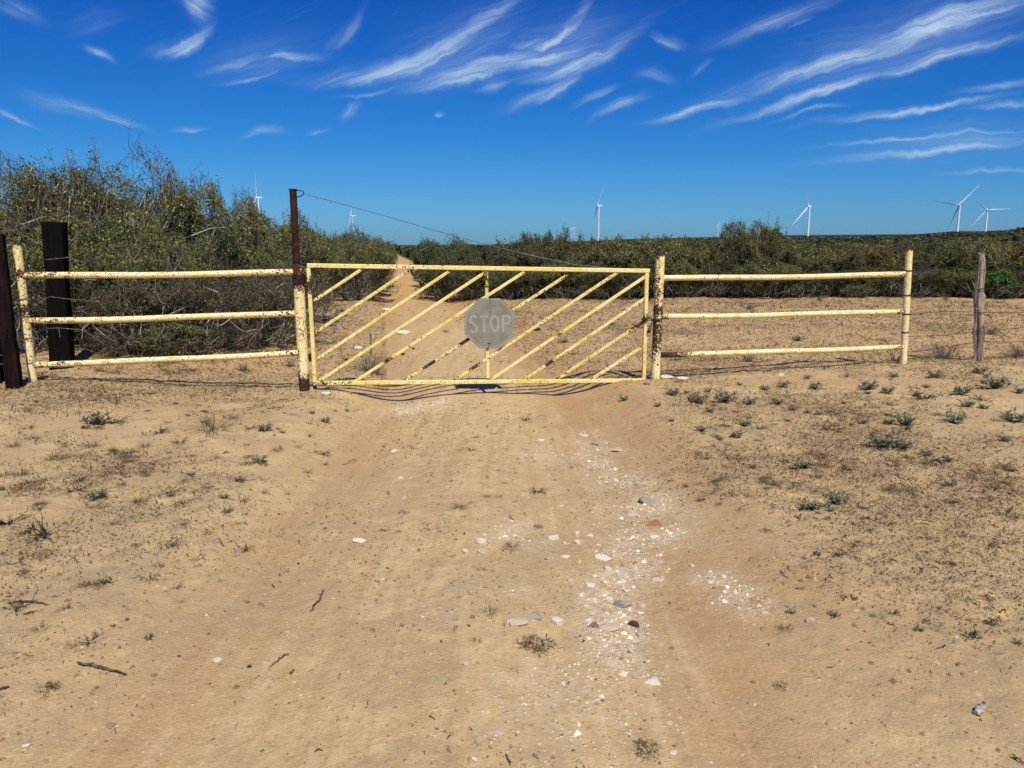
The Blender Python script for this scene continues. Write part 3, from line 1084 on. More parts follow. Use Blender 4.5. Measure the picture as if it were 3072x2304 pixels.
ch_c = fp(1971, 958)
st_c = fp(1936, 958)
loop = []
for i in range(15):
    th = 2 * math.pi * i / 14
    loop.append(ch_c + FDIR * (0.068 * math.cos(th)) + FN * (0.068 * math.sin(th)) + UP * (0.012 * math.cos(th)))
mb = chain_mesh(loop)
l2 = [ch_c + FN * 0.07 - FDIR * 0.02, ch_c + FN * 0.05 - FDIR * 0.08 - UP * 0.008, st_c + FN * 0.036 + FDIR * 0.03, st_c + FN * 0.040 - FDIR * 0.03, st_c - FDIR * 0.045 + UP * 0.004, st_c - FN * 0.035, st_c + FDIR * 0.06 + UP * 0.02 - FN * 0.02, ch_c - FDIR * 0.07 + UP * 0.02]
q = chain_mesh(l2)
mb.add(np.concatenate(q.v), q.f)
tail = [fp(1959, 964, 0.06), fp(1955, 975, 0.055), fp(1949, 984, 0.05)]
q = chain_mesh(tail)
mb.add(np.concatenate(q.v), q.f)
tag(mb.build('gate_chain', M_IRON, None, origin=tuple(ch_c)), 'black steel chain looped round the latch post and gate stile', 'chain')
pk = fp(1947, 992, 0.05)
pl = thing('padlock', 'dark padlock hanging from the loose end of the gate chain', 'padlock', pk)
MB().bar(pk + UP * 0.012, pk - UP * 0.032, 0.042, 0.02, FN).build('body', M_IRON, pl)
MB().tube([pk + UP * 0.012 - FDIR * 0.013, pk + UP * 0.034 - FDIR * 0.012, pk + UP * 0.042, pk + UP * 0.034 + FDIR * 0.012, pk + UP * 0.012 + FDIR * 0.013], 0.0035, 6).build('shackle', M_GALV, pl)

wire_px = [(912, 581), (960, 594), (1040, 616), (1140, 643), (1300, 690), (1450, 731), (1560, 759), (1640, 776), (1720, 793), (1810, 803), (1935, 810)]
mb = MB()
wp = [fp(*p) for p in wire_px]
mb.tube(wp, 0.0048, 6)
mb.tube([fp(965, 596), fp(985, 600), fp(997, 609)], 0.004, 6)
mb.tube([fp(950, 592), fp(952, 598)], 0.006, 6)
for (u, v) in ((1578, 763), (1605, 769)):
    c = fp(u, v)
    mb.tube([c - FDIR * 0.05 + UP * 0.018, c, c + FDIR * 0.055 - UP * 0.013], [0.003, 0.009, 0.003], 6)
tag(mb.build('stay_wire', M_GALV, None, origin=tuple(wp[0])), 'thin stay wire sloping from the rusty pipe top to the gate corner', 'wire')

# ------------------------------------------------------------------ pipe fence panels: posts and rails
lp_top, lp_bot = fp(51, 734), fp(100, 1147)


def w_lp(p):
    h = (p.z - lp_bot.z) / (lp_top.z - lp_bot.z)
    w = 0.20 + 0.35 * math.exp(-((h - 0.53) / 0.05) ** 2) + 0.3 * math.exp(-((h - 0.79) / 0.04) ** 2) + 0.4 * sst(0.97, 1, h)
    if h < 0.14:
        w -= 0.14
    return w


pipe_post('pipe_post', 'leaning peeling yellow pipe post wrapped with wire beside the black timbers', 'fence post', lp_top, lp_bot, 0.045, w_lp)
fr_top, fr_bot = fp(2728, 750), fp(2710, 1092)
t_fr = pipe_post('pipe_post', 'yellow pipe post with rusty rings where the bare wire fence begins', 'fence post', fr_top, fr_bot, 0.0435,
                 lambda p: 0.13 + 0.3 * sst(0.975, 1, (p.z - fr_bot.z) / (fr_top.z - fr_bot.z)))
for v in (811, 884, 940, 995):
    f = (1092 - v) / (1092 - 750)
    c = fr_bot.lerp(fr_top, f)
    MB().pipe(c - UP * 0.008, c + UP * 0.008, 0.0468, 22).build('wire_ring', M_RUST, t_fr)


def rail_panel(rails, label, cat, wear_of):
    base = rails[0][0]
    for i, (a, b, lab) in enumerate(rails):
        A, B = fp(*a), fp(*b)
        mid = (A + B) / 2
        mb = MB()
        # slight sag and dents so that the tube is not ruler-straight
        k = 70
        pts = []
        for j in range(k + 1):
            s = j / k
            p = A.lerp(B, s)
            p = p - UP * (0.012 * 4 * s * (1 - s)) + UP * 0.004 * math.sin(s * 9 + i * 2)
            pts.append(p)
        mb.tube(pts, 0.0355, 18)
        o = mb.build('fence_rail', M_RAIL, None, wear_of(A, B, i), origin=tuple(mid))
        tag(o, lab, cat)


rail_panel([((62, 826), (880, 816), 'top cream pipe rail left of the gate, level with the post wire'),
            ((76, 963), (890, 939), 'middle cream pipe rail left of the gate, crossing the black timber'),
            ((96, 1094), (905, 1058), 'bottom cream pipe rail left of the gate, just above the sand')],
           'left', 'fence rail', lambda A, B, i: (lambda p: 0.155 + 0.2 * blob(p, A, 0.5) + 0.16 * blob(p, B, 0.35)))
rail_panel([((1978, 834), (2724, 822), 'top cream pipe rail right of the gate, against the dark brush'),
            ((1974, 950), (2718, 933.5), 'middle cream pipe rail right of the gate, rusty at the chained post'),
            ((1969, 1064), (2713, 1040.5), 'bottom cream pipe rail right of the gate, brown rust on its gate end')],
           'right', 'fence rail', lambda A, B, i: (lambda p: 0.135 + (0.62 if i == 2 else 0.45) * blob(p, A, (0.0, 0.1, 0.42)[i] + 0.01) + 0.2 * blob(p, B, 0.3)))
for o in [o for o in bpy.data.objects if o.name.startswith('fence_rail')]:
    o['group'] = 'pipe rails either side of the gate'
    o['category'] = 'fence rail'

# ------------------------------------------------------------------ timber and wooden posts
def timber(name, label, bot, top, w, d, mat, rough=0.012, square=True, n=20, rot=0.0):
    t_ = MB()
    ax = (top - bot)
    k = 26
    rr = random.Random(hash(label) % 1000)
    vs, fs = [], []
    prof = []
    for j in range(n):
        th = 2 * math.pi * j / n + rot
        c, s = math.cos(th), math.sin(th)
        e = 0.28 if square else 1.0
        x = math.copysign(abs(c) ** e, c) * w / 2
        y = math.copysign(abs(s) ** e, s) * d / 2
        prof.append((x, y))
    gro = [rr.uniform(-1, 1) for _ in range(n)]
    low = bot - UP * 0.3
    for i in range(k + 1):
        f = i / k
        p = low.lerp(top, f)
        sc_l = 1 + 0.05 * math.sin(f * 7 + rr.random())
        for j, (x, y) in enumerate(prof):
            g = 1 + rough / max(w, d) * (gro[j] * 1.6 + rr.uniform(-0.8, 0.8)) * 2
            zj = rr.uniform(-0.012, 0.012) if i == k else 0
            vs.append(tuple(p + FDIR * x * g * sc_l + FN * y * g * sc_l + UP * zj))
    for i in range(k):
        for j in range(n):
            fs.append((i * n + j, i * n + (j + 1) % n, (i + 1) * n + (j + 1) % n, (i + 1) * n + j))
    fs.append(tuple(range(k * n, k * n + n)))
    t_.add(vs, fs)
    return tag(t_.build(name, mat, None, origin=tuple(drop(bot, 0))), label, 'fence post')


tb = at_depth(181, 1076, 10.25)
tt_ = at_depth(163, 668, 10.25)
timber('timber_post', 'tall thick black creosoted timber post standing behind the left pipe rails', drop(tb, 0), tt_, 0.26, 0.20, M_TIE, 0.006)
q0 = at_depth(42, 1141, 7.95)
q1 = at_depth(-10, 703, 8.05)
timber('timber_post', 'leaning dark brown timber post beside the yellow wire-wrapped pipe post', drop(q0, 0), q1, 0.13, 0.10, M_TIE2, 0.006)
q0b = at_depth(-22, 1122, 8.3)
timber('timber_post', 'dark timber post cut off by the left edge, behind the leaning brown one', drop(q0b, 0), at_depth(-62, 740, 8.3), 0.17, 0.15, M_TIE, 0.008)

wb, wtop = fp(2938, 1079), fp(2943, 762)


def cedar_post():
    mb = MB()
    n, k = 22, 46
    rr = random.Random(5)
    vs, fs = [], []
    ph = [rr.uniform(0, 6.28) for _ in range(5)]
    for i in range(k + 1):
        f = i / k
        p = (wb - UP * 0.25).lerp(wtop, f) + FDIR * (0.012 * math.sin(f * 6.5 + 0.8) + 0.006 * math.sin(f * 17))
        r0 = 0.060 - 0.015 * f + 0.012 * math.exp(-((f - 0.38) / 0.05) ** 2) + 0.010 * math.exp(-((f - 0.62) / 0.05) ** 2)
        if f > 0.965:
            r0 *= 0.75
        for j in range(n):
            th = 2 * math.pi * j / n
            g = 1 + 0.10 * math.sin(3 * th + ph[0] + f * 1.2) + 0.08 * math.sin(5 * th + ph[1] - f * 2) + 0.06 * math.sin(9 * th + ph[2] + f * 3) + rr.uniform(-.03, .03)
            bulge = 0.35 * math.exp(-((f - 0.40) / 0.035) ** 2) * max(0, math.cos(th - 0.4)) + 0.3 * math.exp(-((f - 0.66) / 0.03) ** 2) * max(0, math.cos(th - 0.2))
            rad = r0 * (g + bulge)
            zj = rr.uniform(-0.02, 0.03) if i == k else 0
            vs.append(tuple(p + FDIR * rad * math.cos(th) + FN * rad * math.sin(th) + UP * zj))
    for i in range(k):
        for j in range(n):
            fs.append((i * n + j, i * n + (j + 1) % n, (i + 1) * n + (j + 1) % n, (i + 1) * n + j))
    fs.append(tuple(range(k * n, k * n + n)))
    mb.add(vs, fs)
    t = thing('wooden_post', 'gnarled weathered grey wooden fence post holding the barbed wire, beyond the yellow pipes', 'fence post', drop(wb, 0))
    mb.build('shaft', M_WEATHER, t)
    for v in (808, 867, 935, 997):
        f = (1079 - v) / (1079 - 762)
        c = wb.lerp(wtop, f)
        ring = [c + FDIR * 0.067 * math.cos(a) + FN * 0.067 * math.sin(a) + UP * 0.010 * math.sin(a * 2) for a in np.linspace(0, 6.283, 17)]
        MB().tube(ring, 0.0032, 6, cap=False).build('staple_wire', M_RUST, t)


cedar_post()


# ------------------------------------------------------------------ barbed wire
def barbed(px_list, off, r=0.0028, barb=0.13, sag=0.0, n=26, seed=0):
    mb = MB()
    rr = random.Random(seed)
    P = [fp(u, v, o) for (u, v), o in zip(px_list, off if hasattr(off, '__len__') else [off] * len(px_list))]
    pts = []
    for i in range(len(P) - 1):
        for j in range(n):
            s = j / n
            pts.append(P[i].lerp(P[i + 1], s) - UP * sag * 4 * s * (1 - s) + UP * rr.uniform(-.002, .002))
    pts.append(P[-1])
    mb.tube(pts, r, 5)
    L = 0.0
    for i in range(1, len(pts)):
        L += (pts[i] - pts[i - 1]).length
        if L > barb:
            L = 0
            d = Vector((rr.uniform(-.5, .5), rr.uniform(-.5, .5), 1)).normalized() * 0.016
            e = Vector((rr.uniform(-1, 1), rr.uniform(-.5, .5), rr.uniform(-.6, .6))).normalized() * 0.016
            mb.tube([pts[i] - d, pts[i] + d], [0.0008, 0.0016], 4)
            mb.tube([pts[i] - e, pts[i] + e], [0.0008, 0.0016], 4)
    return mb


lw = thing('barbed_wire', 'pale barbed wires stretched from the leaning dark timber to the yellow post', 'wire', drop(fp(20, 1140), 0))
for i, (v0, v1, v2, off) in enumerate(((818, 816, 817, 0.05), (886, 894, 894, 0.05), (949, 948, 946, 0.05), (1014, 1013, 1011, 0.05), (1092, 1091, 1086, 0.05), (735, 737, None, 0.10), (844, 846, None, 0.10), (968, 963, None, 0.10), (1066, 1063, None, 0.10))):
    if v2:
        up_ = 55 + (v2 - 734) / (1147 - 734) * 46
        path = [(-260, v0 - 10), (14, v0), (up_ - 14, v1)]
        mb = barbed(path, off, seed=i)
        ctr = lp_bot.lerp(lp_top, (1147 - v2) / (1147 - 734))
        ring = [ctr + FDIR * 0.052 * math.cos(a) + FN * 0.052 * math.sin(a) + UP * 0.012 * math.cos(a) for a in np.linspace(0, 6.283, 15)]
        mb.tube(ring, 0.0045, 6, cap=False)
    else:
        mb = barbed([(-260, v0 - 8), (8, v0), (40, v1)], off, seed=i)
    mb.build('strand', M_WIRE, lw)
mb = barbed([(138, 779), (180, 775), (205, 772), (260, 790)], -1.55, seed=21)
tag(mb.build('wire_scrap', M_WIRE, None, origin=tuple(fp(180, 775, -1.5))), 'upper loose barbed wire across the black timber post', 'wire')
mb = barbed([(130, 898), (150, 890), (205, 897), (300, 905)], -1.55, seed=22)
tag(mb.build('wire_scrap', M_WIRE, None, origin=tuple(fp(170, 893, -1.5))), 'middle loose barbed wire crossing the black timber post behind the rails', 'wire')
mb = barbed([(140, 985), (178, 984), (205, 986), (260, 992)], -1.55, seed=23)
mb.tube([fp(176, 985, -1.52), fp(178, 995, -1.52), fp(180, 1012, -1.52)], 0.003, 5)
tag(mb.build('wire_scrap', M_WIRE, None, origin=tuple(fp(178, 985, -1.5))), 'lowest loose barbed wire on the black timber, one end hanging', 'wire')

rw = thing('barbed_wire', 'slack rusty barbed wires running right from the yellow pipe post past the wooden post', 'wire', drop(fp(2830, 1080), 0))
for i, (path, sag) in enumerate((([(2730, 941), (2800, 931), (2880, 922), (2940, 928)], 0), ([(2730, 944), (2830, 933), (2940, 937), (3072, 938), (3300, 938)], 0),
                                 ([(2725, 1009), (2830, 1006), (2940, 993), (3072, 983), (3300, 975)], 0.0), ([(2726, 884), (2830, 874), (2940, 866), (3072, 862), (3300, 858)], 0.01),
                                 ([(2722, 1056), (2830, 1040), (2938, 1022), (3072, 1024), (3300, 1020)], 0.015))):
    barbed(path, 0.05, 0.0034, 0.14, sag, seed=40 + i).build('strand', M_RUST if i != 0 else M_WIRE, rw)


# ------------------------------------------------------------------ brush
OLIVE = np.array([(0.118, 0.148, 0.042), (0.070, 0.096, 0.030), (0.240, 0.250, 0.072), (0.190, 0.208, 0.098), (0.115, 0.100, 0.040)])
BROWNISH = np.array([(0.076, 0.088, 0.032), (0.100, 0.084, 0.036), (0.056, 0.070, 0.028), (0.125, 0.115, 0.046), (0.068, 0.096, 0.034)])
GREEN = np.array([(0.070, 0.112, 0.030), (0.055, 0.088, 0.024), (0.100, 0.145, 0.040), (0.13, 0.16, 0.06)])
YELLOWISH = np.array([(0.19, 0.155, 0.040), (0.25, 0.19, 0.055), (0.12, 0.11, 0.035), (0.10, 0.085, 0.03)])
BRIGHT = np.array([(0.05, 0.14, 0.025), (0.07, 0.17, 0.03), (0.045, 0.11, 0.02)])


def gen_bush(seed, H, R, stems, leaf_n, leaf_len, pal, tw_lo, openness=0.0, twig_r=0.006, whisk=0.0, dome=0.3, shoots=0.5, pale=1.0):
    """returns (branches mesh, foliage mesh) of a many-stemmed thorn bush with its foot at the origin"""
    rr = random.Random(seed)
    nr = np.random.default_rng(seed)
    segs = []
    tips = []
    s_ = max(0.6, H / 2.2)

    def grow(p, d, length, r, level):
        k = 4 if level == 0 else 3
        for i in range(k):
            q = p + d * (length / k)
            lim = R * (0.35 + 0.75 * math.sin(min(1.0, max(0.05, q.z / H)) * math.pi * 0.62))
            rad = math.hypot(q.x, q.y)
            if rad > lim:
                q.x *= lim / rad
                q.y *= lim / rad
            zm = H * (1 - dome * min(1.0, math.hypot(q.x, q.y) / R) ** 2 - 0.10 * rr.random() ** 2)
            lob = 0.30 * math.sin(q.x * 3.1 / s_ + seed) * math.cos(q.y * 2.9 / s_ + seed * 1.7) + 0.16 * math.sin(q.x * 7.3 / s_ + q.y * 4.1 / s_ + seed)
            zm *= min(1.08, 0.86 + 0.62 * lob)
            if level == 1 and rr.random() < 0.22 or (level >= 2 and p.z > zm * 0.97 and rr.random() < 0.5):
                zm *= 1 + whisk * rr.random()
            if q.z > zm:
                q.z = zm
            if q.z < 0.05:
                q.z = 0.05 + rr.random() * 0.1
            r2 = r * (1 - 0.72 * (i + 1) / k * (0.55 if level < 2 else 0.8))
            segs.append((p.copy(), q.copy(), r * (1 - 0.72 * i / k * 0.6), r2, level))
            if level >= 2:
                tips.append((p.copy(), q.copy(), level))
            if level < 3:
                m = (2 if level == 0 else 3 if level == 1 else 2)
                for _ in range(m):
                    if rr.random() < 0.85 and (i > 0 or level > 0):
                        ax = Vector((rr.gauss(0, 1), rr.gauss(0, 1), rr.gauss(0, 0.7))).normalized()
                        nd = (d * 0.75 + ax * 0.85 + Vector((0, 0, 0.12))).normalized()
                        grow(q.copy(), nd, length * rr.uniform(0.42, 0.72), max(r2 * 0.62, 0.0028), level + 1)
            p = q
            ax = Vector((rr.gauss(0, 1), rr.gauss(0, 1), rr.gauss(0, 0.6)))
            d = (d + ax * 0.22 + Vector((0, 0, 0.06))).normalized()

    def shoot(p):
        d = Vector((rr.gauss(0, .38), rr.gauss(0, .38), 1)).normalized()
        L = H * rr.uniform(0.05, 0.08 + whisk * 0.6)
        q = p
        for i in range(3):
            n = q + d * (L / 3)
            segs.append((q.copy(), n.copy(), 0.006 * (1 - i * .25), 0.006 * (1 - (i + 1) * .28), 3))
            tips.append((q.copy(), n.copy(), 3))
            if rr.random() < 0.7:
                e = n + Vector((rr.gauss(0, .5), rr.gauss(0, .5), rr.uniform(.1, .8))).normalized() * L * 0.28
                segs.append((n.copy(), e.copy(), 0.004, 0.002, 3))
                tips.append((n.copy(), e.copy(), 3))
            q = n
            d = (d + Vector((rr.gauss(0, .2), rr.gauss(0, .2), 0))).normalized()

    for s in range(stems):
        az = 2 * math.pi * (s + rr.random() * 0.8) / stems
        lean = rr.uniform(0.25, 1.05) * min(1.2, R / H * 1.5)
        d = Vector((math.cos(az) * lean, math.sin(az) * lean, 1)).normalized()
        grow(Vector((math.cos(az) * 0.12 * R, math.sin(az) * 0.12 * R, -0.08)), d, H * rr.uniform(0.62, 0.95), rr.uniform(0.020, 0.036) * max(H, 1.8) / 2.2, 0)
    tops = [t_ for t_ in tips if t_[1].z > H * 0.55]
    for _ in range(int(shoots * 90)):
        shoot(tops[rr.randrange(len(tops))][1])
    # low twiggy skirt around the foot
    for _ in range(int(55 * R)):
        az = rr.uniform(0, 6.283)
        rad = R * math.sqrt(rr.uniform(0.05, 0.8))
        q = Vector((math.cos(az) * rad, math.sin(az) * rad, rr.uniform(0, 0.25)))
        d = Vector((math.cos(az) * rr.uniform(.1, .9), math.sin(az) * rr.uniform(.1, .9), rr.uniform(.3, 1))).normalized()
        for i in range(3):
            n = q + d * rr.uniform(0.12, 0.26)
            segs.append((q.copy(), n.copy(), 0.008, 0.006, 1))
            for _k in range(2):
                e = n + Vector((rr.gauss(0, .6), rr.gauss(0, .6), rr.gauss(.2, .4))).normalized() * rr.uniform(.1, .25)
                segs.append((n.copy(), e.copy(), 0.006, 0.003, 2))
                if rr.random() < 0.5:
                    tips.append((n.copy(), e.copy(), 2))
            q = n
            d = (d + Vector((rr.gauss(0, .35), rr.gauss(0, .35), rr.gauss(0, .2)))).normalized()
    # branches: three sided tapered prisms
    P0 = np.array([s[0] for s in segs])
    P1 = np.array([s[1] for s in segs])
    r0 = np.array([s[2] for s in segs])
    r1 = np.array([s[3] for s in segs])
    lv = np.array([s[4] for s in segs])
    r0 = np.maximum(r0, twig_r * 0.5)
    r1 = np.maximum(r1, twig_r * 0.35)
    d = P1 - P0
    d /= np.linalg.norm(d, axis=1, keepdims=True) + 1e-9
    ref = np.tile(np.array([[0.31, 0.87, 0.38]]), (len(d), 1))
    a = np.cross(d, ref)
    a /= np.linalg.norm(a, axis=1, keepdims=True) + 1e-9
    b = np.cross(d, a)
    vs = []
    for (P, r) in ((P0, r0), (P1, r1)):
        for j in range(3):
            th = 2 * math.pi * j / 3
            vs.append(P + (a * math.cos(th) + b * math.sin(th)) * r[:, None])
    V = np.stack(vs, 1).reshape(-1, 3)
    base = np.arange(len(d))[:, None] * 6
    F = np.concatenate([base + np.array([[0, 1, 4, 3]]), base + np.array([[1, 2, 5, 4]]), base + np.array([[2, 0, 3, 5]])])
    pal_b = np.array([(0.20, 0.175, 0.145), (0.27, 0.245, 0.21), (0.13, 0.105, 0.085), (0.34, 0.31, 0.27)])
    pb = np.array([0.35, 0.3, 0.2, 0.15])
    tb_ = pal_b[nr.choice(4, len(d), p=pb)]
    fine = (lv >= 2)[:, None]
    tb_ = tb_ * np.where(lv <= 1, pale * nr.choice([0.5, 1.1, 1.6], len(d)), 1.0)[:, None]
    tb_ = np.where(fine, tb_ * nr.choice([0.25, 0.4, 0.9], (len(d), 1)) * np.array([[1.0, 0.95, 0.82]]), tb_)
    tb_ = np.repeat(tb_, 6, axis=0)
    br = np_mesh('branches', V, F, M_BARK, tb_)
    # leaves along the outer twigs
    T0 = np.array([q[0] for q in tips])
    T1 = np.array([q[1] for q in tips])
    idx = nr.integers(0, len(T0), leaf_n * 2)
    s = nr.random((leaf_n * 2, 1))
    C = T0[idx] * (1 - s) + T1[idx] * s + nr.normal(0, 0.022 * H / 2, (leaf_n * 2, 3))
    # foliage keeps to the upper and outer part; some sectors are bare twigs
    rel = C[:, 2] / H
    gk = 3.6 / H
    gap = (vnoise(C[:, 0] * gk + seed * 3.1, C[:, 2] * gk * 1.3 + C[:, 1] * gk, seed) + 0.5) * 0.65 + (vnoise(C[:, 0] * 2.9 * gk + seed, C[:, 2] * 3.2 * gk + C[:, 1] * 2.3 * gk, seed + 1) + 0.5) * 0.35
    keep = (rel > 0.85 * tw_lo * (0.6 + 0.8 * nr.random(len(C)))) & (gap > (openness + 0.26) * (0.75 + 0.5 * nr.random(len(C)))) & (rel < 0.985 + 0.3 * nr.random(len(C)) ** 3)
    C = C[keep][:leaf_n]
    m = len(C)
    ln = leaf_len * nr.uniform(0.6, 1.5, m)
    u = nr.normal(0, 1, (m, 3))
    u /= np.linalg.norm(u, axis=1, keepdims=True)
    w = np.cross(u, nr.normal(0, 1, (m, 3)))
    w /= np.linalg.norm(w, axis=1, keepdims=True) + 1e-9
    L = ln[:, None]
    Wd = (ln * nr.uniform(0.28, 0.55, m))[:, None]
    nrm_ = np.cross(u, w) * L * 0.12
    V = np.stack([C - u * L * 0.5, C + w * Wd * 0.5 + nrm_, C + u * L * 0.5, C - w * Wd * 0.5 + nrm_], 1).reshape(-1, 3)
    F = np.arange(m)[:, None] * 4 + np.array([[0, 1, 2, 3]])
    sh = vnoise(C[:, 0] * 3.1 + 9, C[:, 2] * 3.1 + C[:, 1] * 2.3, seed + 5) + 0.5
    ci = np.clip((sh * len(pal) + nr.normal(0, 0.9, m)).astype(int), 0, len(pal) - 1)
    tint = pal[ci] * nr.uniform(0.65, 1.75, (m, 1))
    fo = np_mesh('foliage', V, F, M_LEAF, np.repeat(tint, 4, axis=0))
    return br, fo, float(np.percentile(C[:, 2], 99.6))


PROTO = {}


def proto(key, *a, **k):
    PROTO[key] = gen_bush(*a, **k)


proto('tall0', 11, 3.2, 1.15, 8, 21000, 0.044, OLIVE, 0.20, 0.34, 0.007, 0.10, 0.40, 0.35)
proto('tall1', 12, 3.1, 1.05, 7, 16000, 0.043, OLIVE, 0.24, 0.36, 0.0075, 0.10, 0.40, 0.4)
proto('tall2', 27, 2.9, 1.1, 8, 19000, 0.046, np.concatenate([OLIVE, GREEN[:2]]), 0.20, 0.28, 0.007, 0.12, 0.40, 0.5)
proto('dense0', 13, 2.5, 1.6, 12, 40000, 0.047, OLIVE, 0.18, 0.12, 0.007, 0.14, 0.30, 1.0)
proto('dense1', 14, 2.4, 1.5, 12, 34000, 0.047, OLIVE, 0.24, 0.15, 0.007, 0.16, 0.30, 1.2)
proto('dense2', 18, 2.4, 1.7, 13, 40000, 0.048, np.concatenate([OLIVE, GREEN[:2]]), 0.16, 0.12, 0.007, 0.14, 0.30, 1.0)
proto('hedge0', 15, 1.9, 1.5, 11, 26000, 0.058, BROWNISH, 0.18, 0.06, 0.009, 0.18, 0.22, 0.9)
proto('hedge1', 16, 1.9, 1.4, 11, 24000, 0.058, np.concatenate([BROWNISH, OLIVE[:3]]), 0.25, 0.10, 0.009, 0.22, 0.22, 1.2)
proto('hedge2', 17, 1.9, 1.6, 11, 28000, 0.060, np.concatenate([OLIVE, GREEN[:1]]), 0.20, 0.06, 0.009, 0.18, 0.22, 0.9)
proto('green0', 19, 2.0, 1.3, 10, 26000, 0.056, GREEN, 0.14, 0.10, 0.008, 0.16, 0.25, 0.9)
proto('yellow0', 20, 1.9, 1.5, 10, 26000, 0.058, YELLOWISH, 0.18, 0.08, 0.009, 0.14, 0.22, 0.8)
proto('big0', 22, 2.5, 2.0, 14, 42000, 0.060, np.concatenate([OLIVE, BROWNISH[:3], YELLOWISH[:2]]), 0.14, 0.06, 0.009, 0.20, 0.28, 1.2)
proto('low0', 23, 0.9, 1.0, 10, 16000, 0.036, np.concatenate([OLIVE, GREEN[1:]]), 0.0, 0.02, 0.006, 0.12, 0.25, 0.3)
proto('bright0', 24, 0.8, 0.8, 9, 12000, 0.055, BRIGHT, 0.0, 0.0, 0.006, 0.1, 0.25, 0.2)
proto('bare0', 25, 0.95, 1.2, 14, 2500, 0.03, BROWNISH, 0.0, 0.2, 0.006, 0.2, 0.25, 0.5)
proto('bare1', 26, 1.5, 1.4, 13, 6500, 0.034, np.concatenate([OLIVE[:3], BROWNISH]), 0.1, 0.15, 0.006, 0.2, 0.25, 0.4, 1.45)
proto('bare2', 28, 1.5, 1.5, 11, 9000, 0.036, np.concatenate([OLIVE, BROWNISH[:2]]), 0.1, 0.10, 0.006, 0.2, 0.25, 0.4, 1.6)


def plant(key, x, y, h, label, group, cat='bush', wide=1.0, rot=None, name='thorn_bush'):
    br, fo, H = PROTO[key]
    s = h / H
    root = thing(name, label, cat, (x, y, hgt(x, y)), group)
    root.scale = (s * wide, s * wide, s)
    root.rotation_euler = (0, 0, rot if rot is not None else random.uniform(0, 6.28))
    for nm, me in (('branches', br), ('foliage', fo)):
        o = bpy.data.objects.new(nm, me)
        COL.objects.link(o)
        o.parent = root
    return root


def h_for(u, v_top, Y):
    p = at_depth(u, v_top, Y)
    return p.x, p.z - hgt(p.x, Y)


GL = 'thicket left of the gate'
for (key, u, vt, Y, wide, lab) in (
    ('dense1', -330, 540, 12.8, 1.0, 'grey-green thorn bush at the far left behind the timber posts'),
    ('tall2', -10, 515, 13.0, 1.0, 'olive thorn bush behind the leaning dark brown timber post'),
    ('tall0', 185, 458, 13.6, 0.9, 'tallest thorn bush of the left thicket, pale tips above the black timber post'),
    ('tall1', 385, 478, 13.4, 0.85, 'second tall open thorn bush, bare twigs against the sky right of the tallest one'),
    ('tall2', 100, 555, 14.6, 0.85, 'thorn bush in the back row showing between the two timber posts'),
    ('dense0', 250, 650, 12.4, 0.9, 'dense thorn bush in front of the two tall ones, over the middle left rail'),
    ('tall2', 590, 566, 13.4, 0.95, 'rounded olive thorn bush in the middle of the left thicket with bare grey stems'),
    ('tall2', 510, 560, 14.2, 0.8, 'airy thorn bush right of the second tall open one'),
    ('tall2', 722, 604, 14.6, 0.85, 'olive thorn bush hiding the lower part of the near left turbine tower'),
    ('dense2', 820, 640, 15.6, 0.8, 'thorn bush just left of the rusty extension pipe of the gate post'),
    ('dense1', 455, 680, 12.0, 0.75, 'grey twiggy thorn bush close behind the middle of the left rails'),
    ('dense0', 740, 720, 13.9, 0.7, 'smaller thorn bush low behind the right end of the left rails'),
    ('dense0', 40, 660, 12.6, 0.8, 'dense olive bush low behind the gap between the timber posts'),
):
    x, h = h_for(u, vt, Y)
    plant(key, x, Y, h, lab, GL, wide=wide)
for (u, vt, Y, w_, lab) in ((230, 800, 11.9, 1.0, 'grey bare-stemmed bush right of the black timber post, under the top rail'), (420, 790, 11.6, 1.0, 'grey bare-stemmed bush behind the left rails, left of the low green shrub'),
                        (640, 780, 12.1, 1.0, 'grey bare-stemmed bush behind the left rails, right of the low green shrub'), (800, 800, 13.0, 1.0, 'grey bare-stemmed bush just left of the gate post'), (60, 780, 11.6, 1.0, 'grey bare-stemmed bush between the leaning post and the black timber')):
    x, h = h_for(u, vt, Y)
    plant('bare1' if u % 100 else 'bare2', x, Y, h, lab, GL, wide=w_)
x, h = h_for(520, 955, 11.1)
plant('low0', x, 11.1, h, 'low leafy green shrub at the foot of the left thicket', GL, 'shrub', 1.1, name='low_shrub')
x, h = h_for(345, 985, 11.0)
plant('bare0', x, 11.2, h, 'low bare twiggy shrub beside the black timber post', GL, 'shrub', 1.0, name='low_shrub')
x, h = h_for(650, 960, 11.6)
plant('bare0', x, 11.9, h, 'low bare grey shrub under the thicket left of the gate post', GL, 'shrub', 1.0, name='low_shrub')

